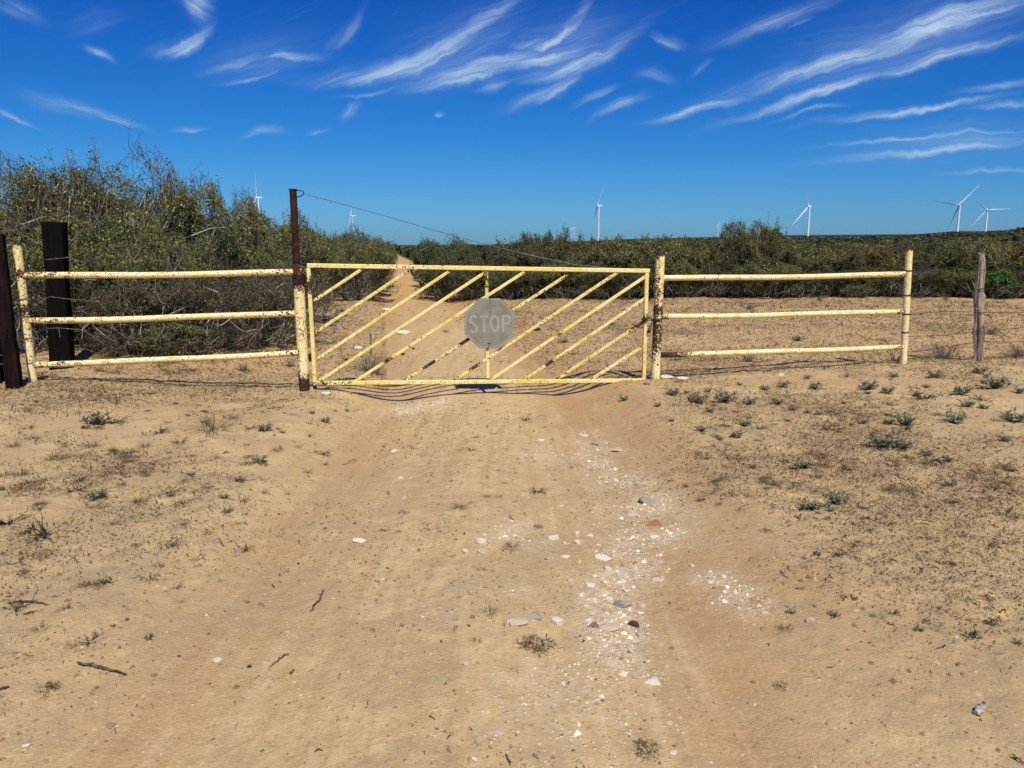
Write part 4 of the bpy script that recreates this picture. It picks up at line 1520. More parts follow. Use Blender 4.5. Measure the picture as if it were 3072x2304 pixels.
# hedge along the left side of the track
GR = 'bushes along the left side of the track'
yk = 23.6
i = 0
keys = ['dense0', 'dense1', 'dense2', 'hedge1', 'dense1', 'hedge2']
KR = {'dense0': .64, 'dense1': .62, 'dense2': .71, 'hedge1': .74, 'hedge2': .84}
while yk < 64:
    for row in range(3 if yk < 45 else 2):
        hh = (2.12 if yk < 30 else 2.0 if yk < 40 else 1.85) + random.uniform(-0.2, 0.12) + 0.05 * row
        w = random.uniform(0.8, 1.0)
        kk = keys[(i + row) % len(keys)]
        xx = float(road_x(np.array(yk))) - 1.0 - KR[kk] * hh * w * 0.9 - row * 2.3 + random.uniform(-.2, .1)
        lab = 'thorn bush in the brush along the left edge of the track behind the gate'
        if row == 0 and i == 0:
            lab = 'first roadside thorn bush left of the track, behind the gate hinge stile'
        plant(kk, xx, yk + random.uniform(-.3, .3), hh, lab, GR, wide=w)
    i += 1
    yk += 1.7 + yk * 0.035

# hedge right of the track
GH = 'brush hedge behind the right of the gate'
FRONT = [  # u centre, top v, depth, key, wide, label
    (1292, 748, 36.0, 'hedge2', 0.62, 'dark thorn bush at the corner of the hedge right of the track'),
    (1338, 712, 30.5, 'green0', 0.9, 'fresh green feathery bush taller than its neighbours beside the track'),
    (1400, 742, 27.5, 'hedge0', 1.0, 'dark brown thorn bush above the left half of the gate, right of the green one'),
    (1500, 728, 25.6, 'hedge1', 1.0, 'thorn bush behind the top of the centre gate stile'),
    (1590, 706, 25.2, 'hedge0', 0.9, 'twiggy thorn bush where the stay wire crosses the hedge'),
    (1660, 694, 25.6, 'hedge1', 0.7, 'tall pale-tipped thorn bush just left of the middle turbine'),
    (1770, 712, 25.5, 'hedge1', 0.75, 'thorn bush with bare top twigs just in front of the middle turbine'),
    (1860, 715, 25.2, 'hedge2', 0.95, 'olive thorn bush between the middle turbine and the latch post'),
    (1965, 712, 25.0, 'hedge2', 1.0, 'thorn bush directly behind the top of the latch post'),
    (2075, 722, 24.9, 'hedge0', 1.0, 'dark thorn bush right of the latch post'),
    (2262, 664, 24.9, 'big0', 0.62, 'biggest rounded bush of the right hedge, standing above the top rail'),
    (2165, 748, 25.8, 'hedge1', 0.8, 'thorn bush tucked against the left flank of the biggest one'),
    (2400, 728, 25.1, 'hedge2', 1.0, 'low green-brown bush right of the biggest one, under the lone white turbine'),
    (2510, 734, 25.0, 'hedge0', 1.0, 'dark bush above the middle of the right rails'),
    (2600, 724, 24.8, 'yellow0', 0.95, 'yellowish thorn bush behind the right end of the rails'),
    (2715, 726, 25.0, 'hedge0', 1.0, 'dark thorn bush behind the last yellow pipe post'),
    (2820, 722, 24.9, 'hedge1', 1.0, 'thorn bush between the last yellow post and the wooden post'),
    (2925, 716, 25.2, 'hedge2', 1.0, 'bush directly behind the grey wooden post'),
    (3030, 714, 24.9, 'yellow0', 1.0, 'yellow-flecked bush at the right edge of the photo'),
    (3150, 712, 25.0, 'hedge0', 1.0, 'dark bush just outside the right edge'),
    (3270, 712, 25.2, 'hedge1', 1.0, 'thorn bush farther right than the edge of the photo'),
]
for (u, vt, Y, key, wide, lab) in FRONT:
    x, h = h_for(u, vt + 5, Y + 0.9)
    if u > 3100:
        lab = 'dark bush of the hedge beyond the right edge'
    plant(key, x, Y + 0.9, h, lab, GH, wide=wide)
x, h = h_for(2990, 815, 24.0)
plant('bright0', x, 24.2, h, 'bright green low shrub at the foot of the hedge, right of the wooden post', GH, 'shrub', 1.0, name='low_shrub')
x, h = h_for(2575, 850, 24.0)
plant('low0', x, 24.2, h, 'low green shrub at the foot of the hedge under the right rail end', GH, 'shrub', 1.0, name='low_shrub')
x, h = h_for(1320, 862, 25.0)
plant('low0', x, 25.0, max(h, .5), 'low dark shrub where the hedge meets the track', GH, 'shrub', 1.1, name='low_shrub')
# gap fillers low in the front row and the rows behind
for k in range(26):
    u = 1370 + k * 70 + random.uniform(-20, 20)
    Y = 24.9 + random.uniform(-.2, .3)
    x, h = h_for(u, random.uniform(765, 812), Y)
    plant(['hedge0', 'hedge2', 'hedge1', 'bare1'][k % 4], x, Y, h, 'low dark twiggy bush filling the front foot of the right hedge', 'low bushes at the foot of the right hedge', wide=1.1)
n_back = 0
Y = 28.0
keys = ['hedge0', 'hedge1', 'hedge2', 'yellow0', 'hedge0', 'green0', 'hedge2']
while Y < 58:
    xr = 0.74 * Y + 2
    x = float(road_x(np.array(Y))) + (3.3 if Y < 40 else 3.0)
    while x < xr:
        hb = 1.62 + random.uniform(-.28, .2) + 0.10 * (x > 6)
        plant(keys[n_back % 7], x + random.uniform(-.4, .4), Y + random.uniform(-.8, .8), hb, 'thorn bush in the back rows of the hedge right of the track', 'back rows of the right hedge', wide=random.uniform(0.9, 1.2))
        n_back += 1
        x += 2.5 + 0.03 * Y
    Y += 3.2 + 0.09 * Y


# far brush beyond the hedges: one mass
def far_brush():
    n = 17000
    nr = np.random.default_rng(91)
    r = np.exp(nr.uniform(math.log(50), math.log(2600), n))
    az = np.radians(nr.uniform(-44, 44, n))
    x, y = r * np.sin(az), r * np.cos(az)
    d = x - road_x(y)
    keep = (np.abs(d) > 2.2 + 0.012 * y) & ((y > 58) | (d < -7) | (x > 0.7 * y)) & ~((d < -7) & (y < 40))
    x, y, r = x[keep], y[keep], r[keep]
    n = len(x)
    z = height(x, y)
    K_ = 16
    hh = nr.uniform(1.1, 1.7, n)
    sz = 0.10 + 0.0042 * r
    rad = 0.85 + 0.010 * r
    c = nr.normal(0, 0.45, (n, K_, 3))
    c = np.clip(c, -1, 1)
    P = np.stack([x[:, None] + c[..., 0] * rad[:, None], y[:, None] + c[..., 1] * rad[:, None],
                  z[:, None] + hh[:, None] * (0.5 + 0.5 * c[..., 2])], -1).reshape(-1, 3)
    s = np.repeat(sz, K_)[:, None] * nr.uniform(0.6, 1.4, (n * K_, 1))
    s = np.minimum(s, 2.2)
    a = nr.normal(0, 1, (n * K_, 3))
    a /= np.linalg.norm(a, axis=1, keepdims=True)
    b = np.cross(a, nr.normal(0, 1, (n * K_, 3)))
    b /= np.linalg.norm(b, axis=1, keepdims=True) + 1e-9
    V = np.stack([P + a * s, P + b * s, P - (a + b) * s * 0.7], 1)
    top = np.repeat(z + hh * 1.12, K_)[:, None]
    V[..., 2] = np.minimum(V[..., 2], top + 0.2 * nr.random((n * K_, 1)))
    V = V.reshape(-1, 3)
    pal = np.concatenate([OLIVE, BROWNISH, GREEN[:1]])
    ci = nr.integers(0, len(pal), n)
    tint = np.repeat(pal[ci], K_, axis=0) * nr.uniform(0.6, 1.3, (n * K_, 1)) * 0.55
    me = np_mesh('far_brush', V, np.arange(len(V)).reshape(-1, 3), M_FAR, np.repeat(tint, 3, axis=0))
    tag(link_mesh('far_brush', me), 'plain of dark olive brush stretching to the horizon', 'brush', kind='stuff')


far_brush()


# ------------------------------------------------------------------ wind turbines
def turbine(hub_px, tips_px, base_v, Y, label, nac=1.0, tower_dx=5.0):
    hub = at_depth(*hub_px, Y)
    tw = at_depth(hub_px[0] + tower_dx, hub_px[1], Y)
    gx, gy = tw.x, Y
    gz = hgt(gx, gy) - 1.5
    px_m = Y / FPX * 1.02
    R = max(math.hypot(a - hub_px[0], b - hub_px[1]) for a, b in tips_px) * px_m * 1.01
    t = thing('wind_turbine', label, 'wind turbine', (gx, gy, gz), 'white wind turbines on the horizon')
    top = Vector((gx, gy, hub.z - R * 0.03))
    rt = R * 0.0275
    k = 12
    MB().tube([Vector((gx, gy, gz)).lerp(top, i / k) for i in range(k + 1)], [rt * 1.55 + (rt - rt * 1.55) * i / k for i in range(k + 1)], 20).build('tower', M_TURB, t)
    ax = Vector((tower_dx * px_m * 1.0, R * 0.05, 0)) * nac
    bx = MB()
    n0 = hub + ax * 0.35
    n1 = hub + ax * 2.6
    axn = (n1 - n0).normalized()
    bx.bar(n0, n1, R * 0.062, R * 0.062, UP, step=R * 0.05)
    bx.tube([hub + axn * R * 0.13, hub + axn * R * 0.15 + UP * R * .05], R * 0.006, 6)
    bx.build('nacelle', M_TURB, t)
    MB().tube([hub - axn * R * 0.055, hub - axn * R * 0.03, hub + axn * R * 0.02, n0 + axn * 0.1], [R * 0.008, R * 0.028, R * 0.036, R * 0.034], 12).build('hub', M_TURB, t)
    sgn = [1, -1, 1]
    for i, (u, v) in enumerate(tips_px):
        dx = (u - hub_px[0]) * px_m
        dz = -(v - hub_px[1]) * px_m
        dy2 = max(0.0, R * R - dx * dx - dz * dz)
        tip = hub + Vector((dx, sgn[i] * math.sqrt(dy2) * 0.9, dz))
        d = (tip - hub)
        L_ = d.length
        d.normalize()
        side = d.cross(axn)
        side = side.normalized() if side.length > .05 else d.cross(UP).normalized()
        side = (side * 0.75 + axn * 0.65).normalized()
        side = (side - d * side.dot(d)).normalized()
        nn = d.cross(side)
        prof = [(0.0, .022, .022), (.05, .022, .020), (.14, .040, .015), (.22, .043, .012), (.45, .030, .008), (.7, .020, .005), (.9, .012, .003), (1.0, .003, .001)]
        vs, fs = [], []
        m = 10
        for (f, w, h) in prof:
            p = hub + d * (L_ * f)
            for j in range(m):
                th = 2 * math.pi * j / m
                vs.append(tuple(p + side * (R * w * (math.cos(th) + 0.35)) * (0.66 if R / px_m > 45 else 0.95) + nn * (R * h * math.sin(th)) * 0.8))
        for i_ in range(len(prof) - 1):
            for j in range(m):
                fs.append((i_ * m + j, i_ * m + (j + 1) % m, (i_ + 1) * m + (j + 1) % m, (i_ + 1) * m + j))
        fs.append(tuple(range(m)))
        fs.append(tuple(range((len(prof) - 1) * m, len(prof) * m)))
        MB().add(vs, fs).build('blade', M_TURB, t)


turbine((769.3, 593), [(767.5, 521), (758, 640), (776, 650)], 0, 1670, 'white wind turbine half hidden by the left thicket, one blade straight up')
turbine((1052.2, 647.1), [(1051.8, 623), (1045.6, 678), (1054, 664)], 0, 3300, 'white wind turbine under the sloping stay wire, left of the track', tower_dx=6)
turbine((1791.7, 617.3), [(1810.7, 562), (1772, 593.6), (1789, 649)], 735, 2033, 'white wind turbine in the middle, standing above the right half of the gate', tower_dx=5.4)
turbine((1719.8, 683.7), [(1721, 666.5), (1712, 694), (1726, 695)], 0, 4700, 'tiny far wind turbine behind the pale-tipped bush, right one of a close pair', tower_dx=3.4)
turbine((1713.7, 687), [(1713.2, 672), (1707, 697), (1719, 696)], 0, 5000, 'tiny far wind turbine, left and lower one of a close pair', tower_dx=2.6)
turbine((2154.4, 669.3), [(2151.6, 656), (2162, 658), (2148.9, 688)], 714, 4300, 'small distant wind turbine just left of the biggest hedge bush', tower_dx=1.8)
turbine((2425.6, 618.7), [(2422.3, 556), (2379.8, 671), (2461, 634)], 717, 1740, 'white wind turbine over the right rails with blades up, lower left and right', tower_dx=4.0)
turbine((2877.5, 614), [(2819.8, 600.7), (2925.2, 558.6), (2875.5, 676)], 711, 1670, 'white wind turbine left of the rightmost one, one blade raised to the upper right', tower_dx=3.0)
turbine((2961, 629.5), [(2948.4, 594.4), (2998.8, 629.1), (2921.2, 680.6)], 709, 1880, 'rightmost white wind turbine, one blade level and one pointing lower left', tower_dx=2.5)


# ------------------------------------------------------------------ weeds
def ribbon_set(blades):
    """blades: list of (points Nx3, widths N, colour)"""
    V, F, T = [], [], []
    o = 0
    for pts, ws, col in blades:
        pts = np.asarray(pts, float)
        k = len(pts)
        d = pts[-1] - pts[0]
        side = np.cross(d, (random.gauss(0, .5), random.gauss(0, .5), 1.0))
        side /= np.linalg.norm(side) + 1e-9
        for p, w in zip(pts, ws):
            V += [p - side * w / 2, p + side * w / 2]
        for i in range(k - 1):
            F.append((o + 2 * i, o + 2 * i + 1, o + 2 * i + 3, o + 2 * i + 2))
        T += [col] * (2 * k)
        o += 2 * k
    return np.array(V), np.array(F), np.array(T)


def jit(c, a=0.25):
    k = 1 + random.uniform(-a, a)
    return tuple(x * k * (1 + random.uniform(-.06, .06)) for x in c)


def weed_leafy(seed, pal, n=24, leaves=14, tall=0.85):
    random.seed(seed)
    bl = []
    for s in range(n):
        az = random.uniform(0, 6.283)
        L = random.uniform(0.5, 1.05)
        up = random.uniform(0.25, 1.0) * tall
        pts = []
        for i in range(5):
            f = i / 4
            pts.append((math.cos(az) * L * f + random.gauss(0, .025), math.sin(az) * L * f + random.gauss(0, .025), up * (f ** 0.75) * (1 - 0.25 * f)))
        bl.append((pts, [0.035, 0.03, 0.025, 0.02, 0.01], jit((0.13, 0.10, 0.055))))
        for l in range(leaves):
            f = random.uniform(0.15, 1.0)
            i = min(3, int(f * 4))
            g = f * 4 - i
            p = np.array(pts[i]) * (1 - g) + np.array(pts[i + 1]) * g
            a2 = random.uniform(0, 6.283)
            l2 = random.uniform(0.10, 0.26)
            dd = np.array((math.cos(a2), math.sin(a2), random.uniform(0.0, 1.0))) * l2
            bl.append(([p, p + dd * 0.5 + (0, 0, 0.01), p + dd], [0.02, l2 * 0.42, 0.01], jit(random.choice(pal), 0.35)))
    return ribbon_set(bl)


def weed_dry(seed, pal, n=70, tall=0.6, w=0.018):
    random.seed(seed)
    bl = []
    for s in range(n):
        az = random.uniform(0, 6.283)
        r0 = random.uniform(0, 0.35)
        L = random.uniform(0.3, 0.9)
        up = random.uniform(0.1, 1.0) * tall
        cx_, cy_ = math.cos(az) * r0, math.sin(az) * r0
        a2 = az + random.gauss(0, 0.7)
        pts = []
        for i in range(4):
            f = i / 3
            pts.append((cx_ + math.cos(a2) * L * f + random.gauss(0, .03), cy_ + math.sin(a2) * L * f + random.gauss(0, .03), max(0.0, up * math.sin(f * random.uniform(1.4, 2.6)))))
        bl.append((pts, [w, w, w * 0.8, w * 0.3], jit(random.choice(pal), 0.3)))
    return ribbon_set(bl)


def weed_twig(seed, pal, n=24, tall=0.5):
    random.seed(seed)
    bl = []
    for s in range(n):
        az = random.uniform(0, 6.283)
        p = np.array((random.gauss(0, .1), random.gauss(0, .1), 0.0))
        d = np.array((math.cos(az), math.sin(az), random.uniform(0, tall)))
        for i in range(5):
            q = p + d * random.uniform(0.12, 0.24)
            q[2] = max(0.015, q[2])
            bl.append(([p, (p + q) / 2 + np.array((0, 0, .01)), q], [0.03, 0.025, 0.02], jit(random.choice(pal), 0.3)))
            if random.random() < 0.9:
                for _ in range(2):
                    e = d + np.array((random.gauss(0, .8), random.gauss(0, .8), random.uniform(0, .5)))
                    e = e / np.linalg.norm(e) * random.uniform(0.08, 0.2)
                    bl.append(([q, q + e * 0.5, q + e], [0.022, 0.05 if random.random() < .4 else 0.018, 0.008], jit(random.choice(pal), 0.4)))
            p = q
            d = d + np.array((random.gauss(0, .35), random.gauss(0, .35), random.gauss(0, .12)))
    return ribbon_set(bl)


def weed_mat(seed, pal, n=230):
    random.seed(seed)
    bl = []
    for s in range(n):
        az = random.uniform(0, 6.283)
        r0 = 0.85 * math.sqrt(random.random()) * random.uniform(0.5, 1.0)
        cx_, cy_ = math.cos(az) * r0, math.sin(az) * r0 * 0.8
        a2 = random.uniform(0, 6.283)
        L = random.uniform(0.1, 0.36)
        up = random.uniform(0.03, 0.24) * (1.1 - r0)
        pts = [(cx_, cy_, 0), (cx_ + math.cos(a2) * L * .5, cy_ + math.sin(a2) * L * .5, up), (cx_ + math.cos(a2) * L, cy_ + math.sin(a2) * L, up * random.uniform(.2, 1.1))]
        bl.append((pts, [0.016, 0.014, 0.005], jit(random.choice(pal), 0.35)))
    return ribbon_set(bl)


P_GREY = [(0.24, 0.235, 0.145), (0.33, 0.31, 0.21), (0.13, 0.14, 0.07), (0.42, 0.385, 0.27), (0.09, 0.10, 0.05)]
P_GRN = [(0.07, 0.10, 0.03), (0.09, 0.125, 0.04), (0.05, 0.075, 0.025)]
P_DRY = [(0.24, 0.175, 0.09), (0.32, 0.25, 0.14), (0.15, 0.105, 0.055), (0.10, 0.075, 0.04)]
P_DRYG = [(0.14, 0.11, 0.05), (0.20, 0.16, 0.075), (0.085, 0.068, 0.035), (0.06, 0.045, 0.025)]
P_DARK = [(0.045, 0.038, 0.026), (0.07, 0.055, 0.035), (0.06, 0.065, 0.03), (0.03, 0.028, 0.02)]
WEED = {}
for k in range(4):
    WEED['g', k] = weed_leafy(100 + k, P_GREY)
    WEED['n', k] = weed_leafy(120 + k, P_GRN, 12, 9, 0.5)
    WEED['d', k] = weed_dry(140 + k, P_DRY)
    WEED['y', k] = weed_mat(160 + k, P_DRYG)
    WEED['k', k] = weed_twig(180 + k, P_DARK)
    WEED['b', k] = weed_dry(200 + k, [(0.22, 0.185, 0.14), (0.15, 0.12, 0.09), (0.30, 0.26, 0.20), (0.08, 0.065, 0.05)], 190, 1.1, 0.012)
WMESH = {k: np_mesh('weed', v[0], v[1], M_WEED, v[2]) for k, v in WEED.items()}
KIND = {'g': ('weed', 'grey-green leafy weed'), 'n': ('weed', 'fresh green weed'), 'd': ('dry_tuft', 'dry straw tuft'), 'y': ('dry_tuft', 'flat yellowish dry tuft'),
        'k': ('weed', 'dark creeping twiggy weed'), 'b': ('dry_bush', 'dry grey twiggy bush')}
random.seed(77)


def weed(kind, u, v, wpx, label=None, zs=1.0):
    p = on_ground(u, v)
    if p.y < 1.0:
        return
    nm, words = KIND[kind]
    me = WMESH[kind, random.randrange(4)]
    s = wpx * (p - Vector((0, 0, EYE))).length / FPX / 2.1
    o = link_mesh(nm, me, (p.x, p.y, p.z - 0.004))
    o.scale = (s, s, s * zs)
    o.rotation_euler = (0, 0, random.uniform(0, 6.28))
    d = p.x - float(road_x(np.array(p.y)))
    if label is None:
        yl = FA.y + (p.x - FA.x) * FDIR.y / FDIR.x
        where = ('on the sandy clearing behind the fence' if p.y > yl + 0.1 else 'scattered on the sand right of the track' if d > 1.5 else
                 'scattered on the sand left of the track' if d < -1.5 else 'growing in the bare track before the gate')
        tag(o, 'small ' + words + ' ' + where, 'weed' if nm == 'weed' else 'dry grass', words + 's ' + where)
    else:
        tag(o, label, 'weed' if nm == 'weed' else 'dry grass')
    return o


R7 = [('g', 125, 212, 85, 'dense grey-green weed nearest the latch post, left end of a row'), ('g', 230, 208, 95, 'wide grey-green weed second in the row right of the latch post'), ('g', 330, 215, 62, 0), ('g', 20, 182, 50, 0), ('g', 80, 172, 35, 0), ('g', 290, 140, 30, 0),
      ('g', 465, 147, 58, 'round grey-green weed below the white stone under the right rails'), ('g', 390, 160, 45, 0), ('g', 560, 114, 38, 0), ('g', 585, 155, 60, 0), ('d', 720, 104, 60, 0), ('g', 800, 158, 75, 0), ('g', 875, 172, 62, 0), ('g', 900, 108, 40, 0),
      ('g', 1065, 110, 62, 0), ('g', 1240, 95, 62, 0), ('g', 1300, 152, 105, 'spreading pale grey weed in front of the wooden post'), ('g', 1170, 178, 80, 0), ('k', 1015, 193, 105, 'dark twiggy weed clump in front of the last yellow post'), ('g', 1400, 172, 55, 0),
      ('g', 20, 282, 30, 0), ('g', 440, 215, 60, 0), ('g', 560, 250, 38, 0), ('g', 605, 257, 32, 0), ('g', 705, 212, 28, 0), ('g', 735, 297, 25, 0), ('g', 775, 292, 45, 0), ('g', 880, 293, 48, 0), ('g', 950, 300, 95, 'broad grey-green weed in the middle of the right sand, dark underneath'),
      ('g', 1145, 292, 92, 'grey-green weed clump right of the broad one'), ('g', 1385, 287, 92, 'grey-green weed at the right edge below the wooden post'), ('g', 210, 357, 38, 0), ('g', 275, 347, 62, 0), ('k', 130, 412, 42, 0), ('g', 305, 302, 62, 0),
      ('g', 860, 385, 120, 'large grey-green weed pair in the right sand, left half'), ('g', 940, 392, 85, 'large grey-green weed pair in the right sand, right half'), ('g', 545, 468, 85, 0), ('d', 620, 460, 100, 0), ('n', 710, 478, 62, 'fresh green round weed in the right sand'), ('g', 600, 507, 38, 0), ('y', 400, 527, 170, 'widest flat dry tuft beside the right edge of the track'), ('y', 210, 537, 62, 0), ('y', 330, 577, 65, 0),
      ('g', 570, 632, 90, 'grey-green weed at the middle right among flat dry tufts'), ('g', 630, 622, 38, 0), ('y', 390, 718, 82, 0), ('k', 410, 612, 50, 0), ('y', 850, 652, 55, 0), ('n', 680, 815, 62, 'small fresh green sprig on bare sand at the right'), ('k', 745, 783, 60, 0), ('d', 910, 557, 62, 0),
      ('d', 1040, 455, 100, 0), ('d', 740, 450, 60, 0), ('g', 1340, 362, 45, 0), ('n', 1135, 852, 52, 0), ('n', 665, 1058, 62, 0), ('y', 460, 1328, 100, 'yellow-green flat tuft alone on bare sand near the bottom right'), ('n', 1210, 1140, 80, 'dark green weed left of the yellow flower'),
      ('n', 1395, 1168, 42, 0), ('k', 1090, 1032, 50, 0), ('d', 470, 1112, 95, 0), ('k', 1040, 742, 40, 0), ('k', 1190, 742, 40, 0), ('k', 510, 540, 50, 0), ('k', 265, 580, 40, 0), ('g', 170, 245, 45, 0), ('g', 500, 240, 40, 0), ('d', 830, 230, 60, 0), ('k', 1250, 200, 70, 0), ('g', 1190, 225, 60, 0), ('k', 1310, 492, 50, 0), ('d', 1210, 510, 60, 0), ('k', 1295, 550, 60, 0), ('k', 890, 460, 45, 0)]
R5 = [('d', 880, 262, 235, 'largest dry straw clump left of the track, before the left rails'), ('d', 970, 215, 80, 0), ('g', 1095, 265, 72, 'grey weed right of the largest straw clump'), ('d', 1140, 350, 75, 0), ('g', 1075, 398, 72, 0), ('g', 400, 240, 105, 'pale grey flat weed in the left sand'), ('d', 320, 195, 52, 0), ('g', 395, 548, 72, 0),
      ('d', 600, 555, 62, 0), ('k', 30, 650, 130, 'dark green-black weed at the left edge of the photo'), ('k', 185, 700, 150, 'dark sprawling weed just right of the left edge one'), ('n', 440, 895, 72, 'green weed inside a flat dry tuft at the left'), ('y', 370, 905, 130, 0), ('k', 725, 915, 62, 0), ('k', 620, 880, 72, 0),
      ('n', 610, 1124, 56, 'small bright green weed alone in the lower left'), ('n', 470, 1075, 36, 0), ('n', 520, 1050, 36, 0), ('k', 375, 1140, 85, 0), ('d', 290, 1158, 62, 0), ('d', 170, 1088, 92, 0), ('y', 190, 1335, 135, 'brown-green dry tuft at the bottom left'), ('y', 480, 1470, 42, 0), ('d', 800, 803, 52, 0),
      ('d', 570, 740, 62, 0), ('d', 650, 823, 62, 0), ('g', 990, 473, 52, 0), ('g', 1290, 195, 32, 0), ('g', 1345, 230, 52, 0), ('k', 1385, 184, 25, 0), ('g', 1435, 185, 26, 0), ('k', 1275, 288, 38, 0), ('d', 1230, 333, 42, 0), ('k', 1330, 362, 72, 0), ('k', 1340, 404, 42, 0), ('g', 715, 535, 32, 0),
      ('g', 930, 545, 42, 0), ('k', 1185, 528, 30, 0), ('k', 1090, 522, 42, 0), ('k', 1000, 558, 62, 0), ('d', 430, 583, 62, 0), ('d', 90, 510, 125, 0), ('k', 270, 1003, 52, 0), ('y', 850, 1137, 42, 0), ('d', 745, 973, 42, 0), ('d', 600, 1028, 32, 0), ('k', 160, 590, 50, 0), ('d', 180, 785, 92, 0),
      ('d', 745, 320, 110, 0), ('d', 530, 395, 90, 0), ('d', 380, 330, 100, 0), ('d', 240, 380, 110, 0), ('d', 60, 330, 90, 0), ('d', 600, 330, 80, 0), ('k', 330, 470, 60, 0), ('d', 500, 490, 60, 0), ('d', 760, 480, 60, 0), ('k', 700, 740, 90, 0), ('d', 860, 690, 60, 0), ('d', 760, 655, 60, 0), ('d', 980, 650, 50, 0), ('k', 1010, 760, 70, 0), ('d', 480, 650, 60, 0), ('y', 90, 850, 90, 0), ('k', 60, 1000, 90, 0), ('d', 100, 940, 60, 0), ('k', 130, 680, 80, 0), ('d', 20, 450, 80, 0)]
R6 = [('k', 455, 290, 52, 'dark little weed in the centre of the bare track'), ('k', 680, 160, 62, 0), ('k', 735, 470, 85, 'dark weed at the edge of the white gravel'), ('k', 570, 378, 32, 0), ('k', 595, 432, 26, 0), ('k', 640, 390, 22, 0), ('k', 680, 287, 32, 0), ('k', 640, 512, 26, 0), ('k', 700, 678, 36, 0), ('d', 375, 748, 48, 0), ('k', 490, 806, 45, 0), ('n', 575, 878, 26, 0), ('k', 560, 842, 26, 0),
      ('d', 625, 712, 130, 'dry twig tangle between the pale stones'), ('y', 720, 1130, 250, 'large flat brownish dry tuft in the lower middle'), ('d', 475, 1114, 72, 0), ('y', 1200, 1575, 205, 'flat dry tuft at the bottom edge of the photo'), ('y', 500, 1622, 60, 0), ('g', 1255, 100, 42, 0), ('g', 1110, 74, 52, 0), ('g', 1320, 50, 62, 0), ('k', 1310, 164, 36, 0),
      ('k', 480, 1550, 40, 0), ('k', 520, 490, 40, 0), ('k', 570, 490, 40, 0), ('d', 400, 540, 120, 0), ('k', 550, 218, 36, 0), ('k', 470, 235, 40, 0), ('k', 565, 135, 20, 0), ('k', 515, 118, 20, 0), ('d', 530, 990, 120, 0), ('k', 780, 595, 26, 0)]
for (lst, x0, y0, kx) in ((R7, 2000, 1050, .7557), (R5, 0, 1100, .7256), (R6, 1100, 1150, .6954)):
    for (kind, a, b, w, lab) in lst:
        weed(kind, x0 + a * kx, y0 + b * kx, w * kx * 1.12, lab or None, 1.2 if kind in 'gnk' else 0.85 if kind == 'd' else 1.0)
# behind the fence
weed('b', 1110, 1118, 165, 'dry grey twiggy bush behind the left half of the gate', 0.75)
weed('b', 872, 1100, 55, 'small dry twiggy bush just left of the gate post foot')
weed('b', 730, 1112, 55, 'small dry bush under the bottom left rail')
weed('b', 2830, 1076, 150, 'grey dead tumbled bush left of the wooden post', 0.62)
weed('b', 2965, 1002, 95, 'grey dead bush just behind the wooden post', 0.55)
weed('b', 3060, 1070, 130, 'grey dead bush at the right edge beyond the wooden post', 0.55)
weed('k', 2690, 1085, 55, 'dark dry weed caught at the foot of the last yellow post', 2.2)
weed('b', 2245, 1085, 60, 'small dry bush beneath the bottom right rail')
weed('k', 140, 1135, 70, 'dark dry weed at the foot of the leaning yellow post', 1.2)
weed('d', 300, 1115, 75)
weed('d', 350, 1120, 70)
random.seed(5)
for k in range(46):
    u, v = random.uniform(960, 3050), random.uniform(905, 1090)
    if 1200 < u < 1400 and v < 950:
        continue
    weed(random.choice('gdkdd'), u, v, random.uniform(18, 45))
for k in range(12):
    weed(random.choice('dkd'), random.uniform(150, 860), random.uniform(1085, 1125), random.uniform(20, 50))

for k in range(75):
    weed(random.choice('ggkdny'), random.uniform(2030, 3060), random.uniform(1120, 1560), random.uniform(14, 40))
for k in range(60):
    weed(random.choice('dkgdky'), random.uniform(5, 960), random.uniform(1180, 1560), random.uniform(14, 42))
for k in range(26):
    weed(random.choice('kdk'), random.uniform(1150, 1700), random.uniform(1240, 1560), random.uniform(10, 24))
for k in range(40):
    weed(random.choice('kdkgn'), random.uniform(2350, 3060), random.uniform(1560, 1900), random.uniform(14, 46))
for k in range(60):
    uu = random.uniform(1420, 3060)
    weed(random.choice('dkdbg'), uu, random.uniform(884, 902), random.uniform(14, 36))
for k in range(55):
    weed(random.choice('ydykdyg'), random.uniform(2080, 3060), random.uniform(1210, 1560), random.uniform(35, 85))
for k in range(38):
    weed(random.choice('ydykd'), random.uniform(5, 880), random.uniform(1210, 1520), random.uniform(35, 85))
# yellow flower plant
p = on_ground(2000 + 1280 * .7557, 1050 + 1090 * .7557)
fl = thing('flowering_weed', 'green weed with one yellow flower at the lower right', 'weed', tuple(p))
o = link_mesh('leaves', WMESH['n', 1], (0, 0, 0), fl)
o.scale = (0.05, 0.05, 0.06)


def daisy(parent, off, r, name='flower'):
    mb = MB()
    c = world_loc(parent) + Vector(off)
    nn = 12
    vs = [tuple(c + Vector((0, 0, 0.003)))]
    for j in range(nn * 2):
        th = math.pi * j / nn
        rad = r if j % 2 == 0 else r * 0.62
        vs.append(tuple(c + Vector((rad * math.cos(th), rad * math.sin(th), 0.002 if j % 2 else -0.001))))
    mb.add(vs, [(0, 1 + j, 1 + (j + 1) % (nn * 2)) for j in range(nn * 2)])
    return mb


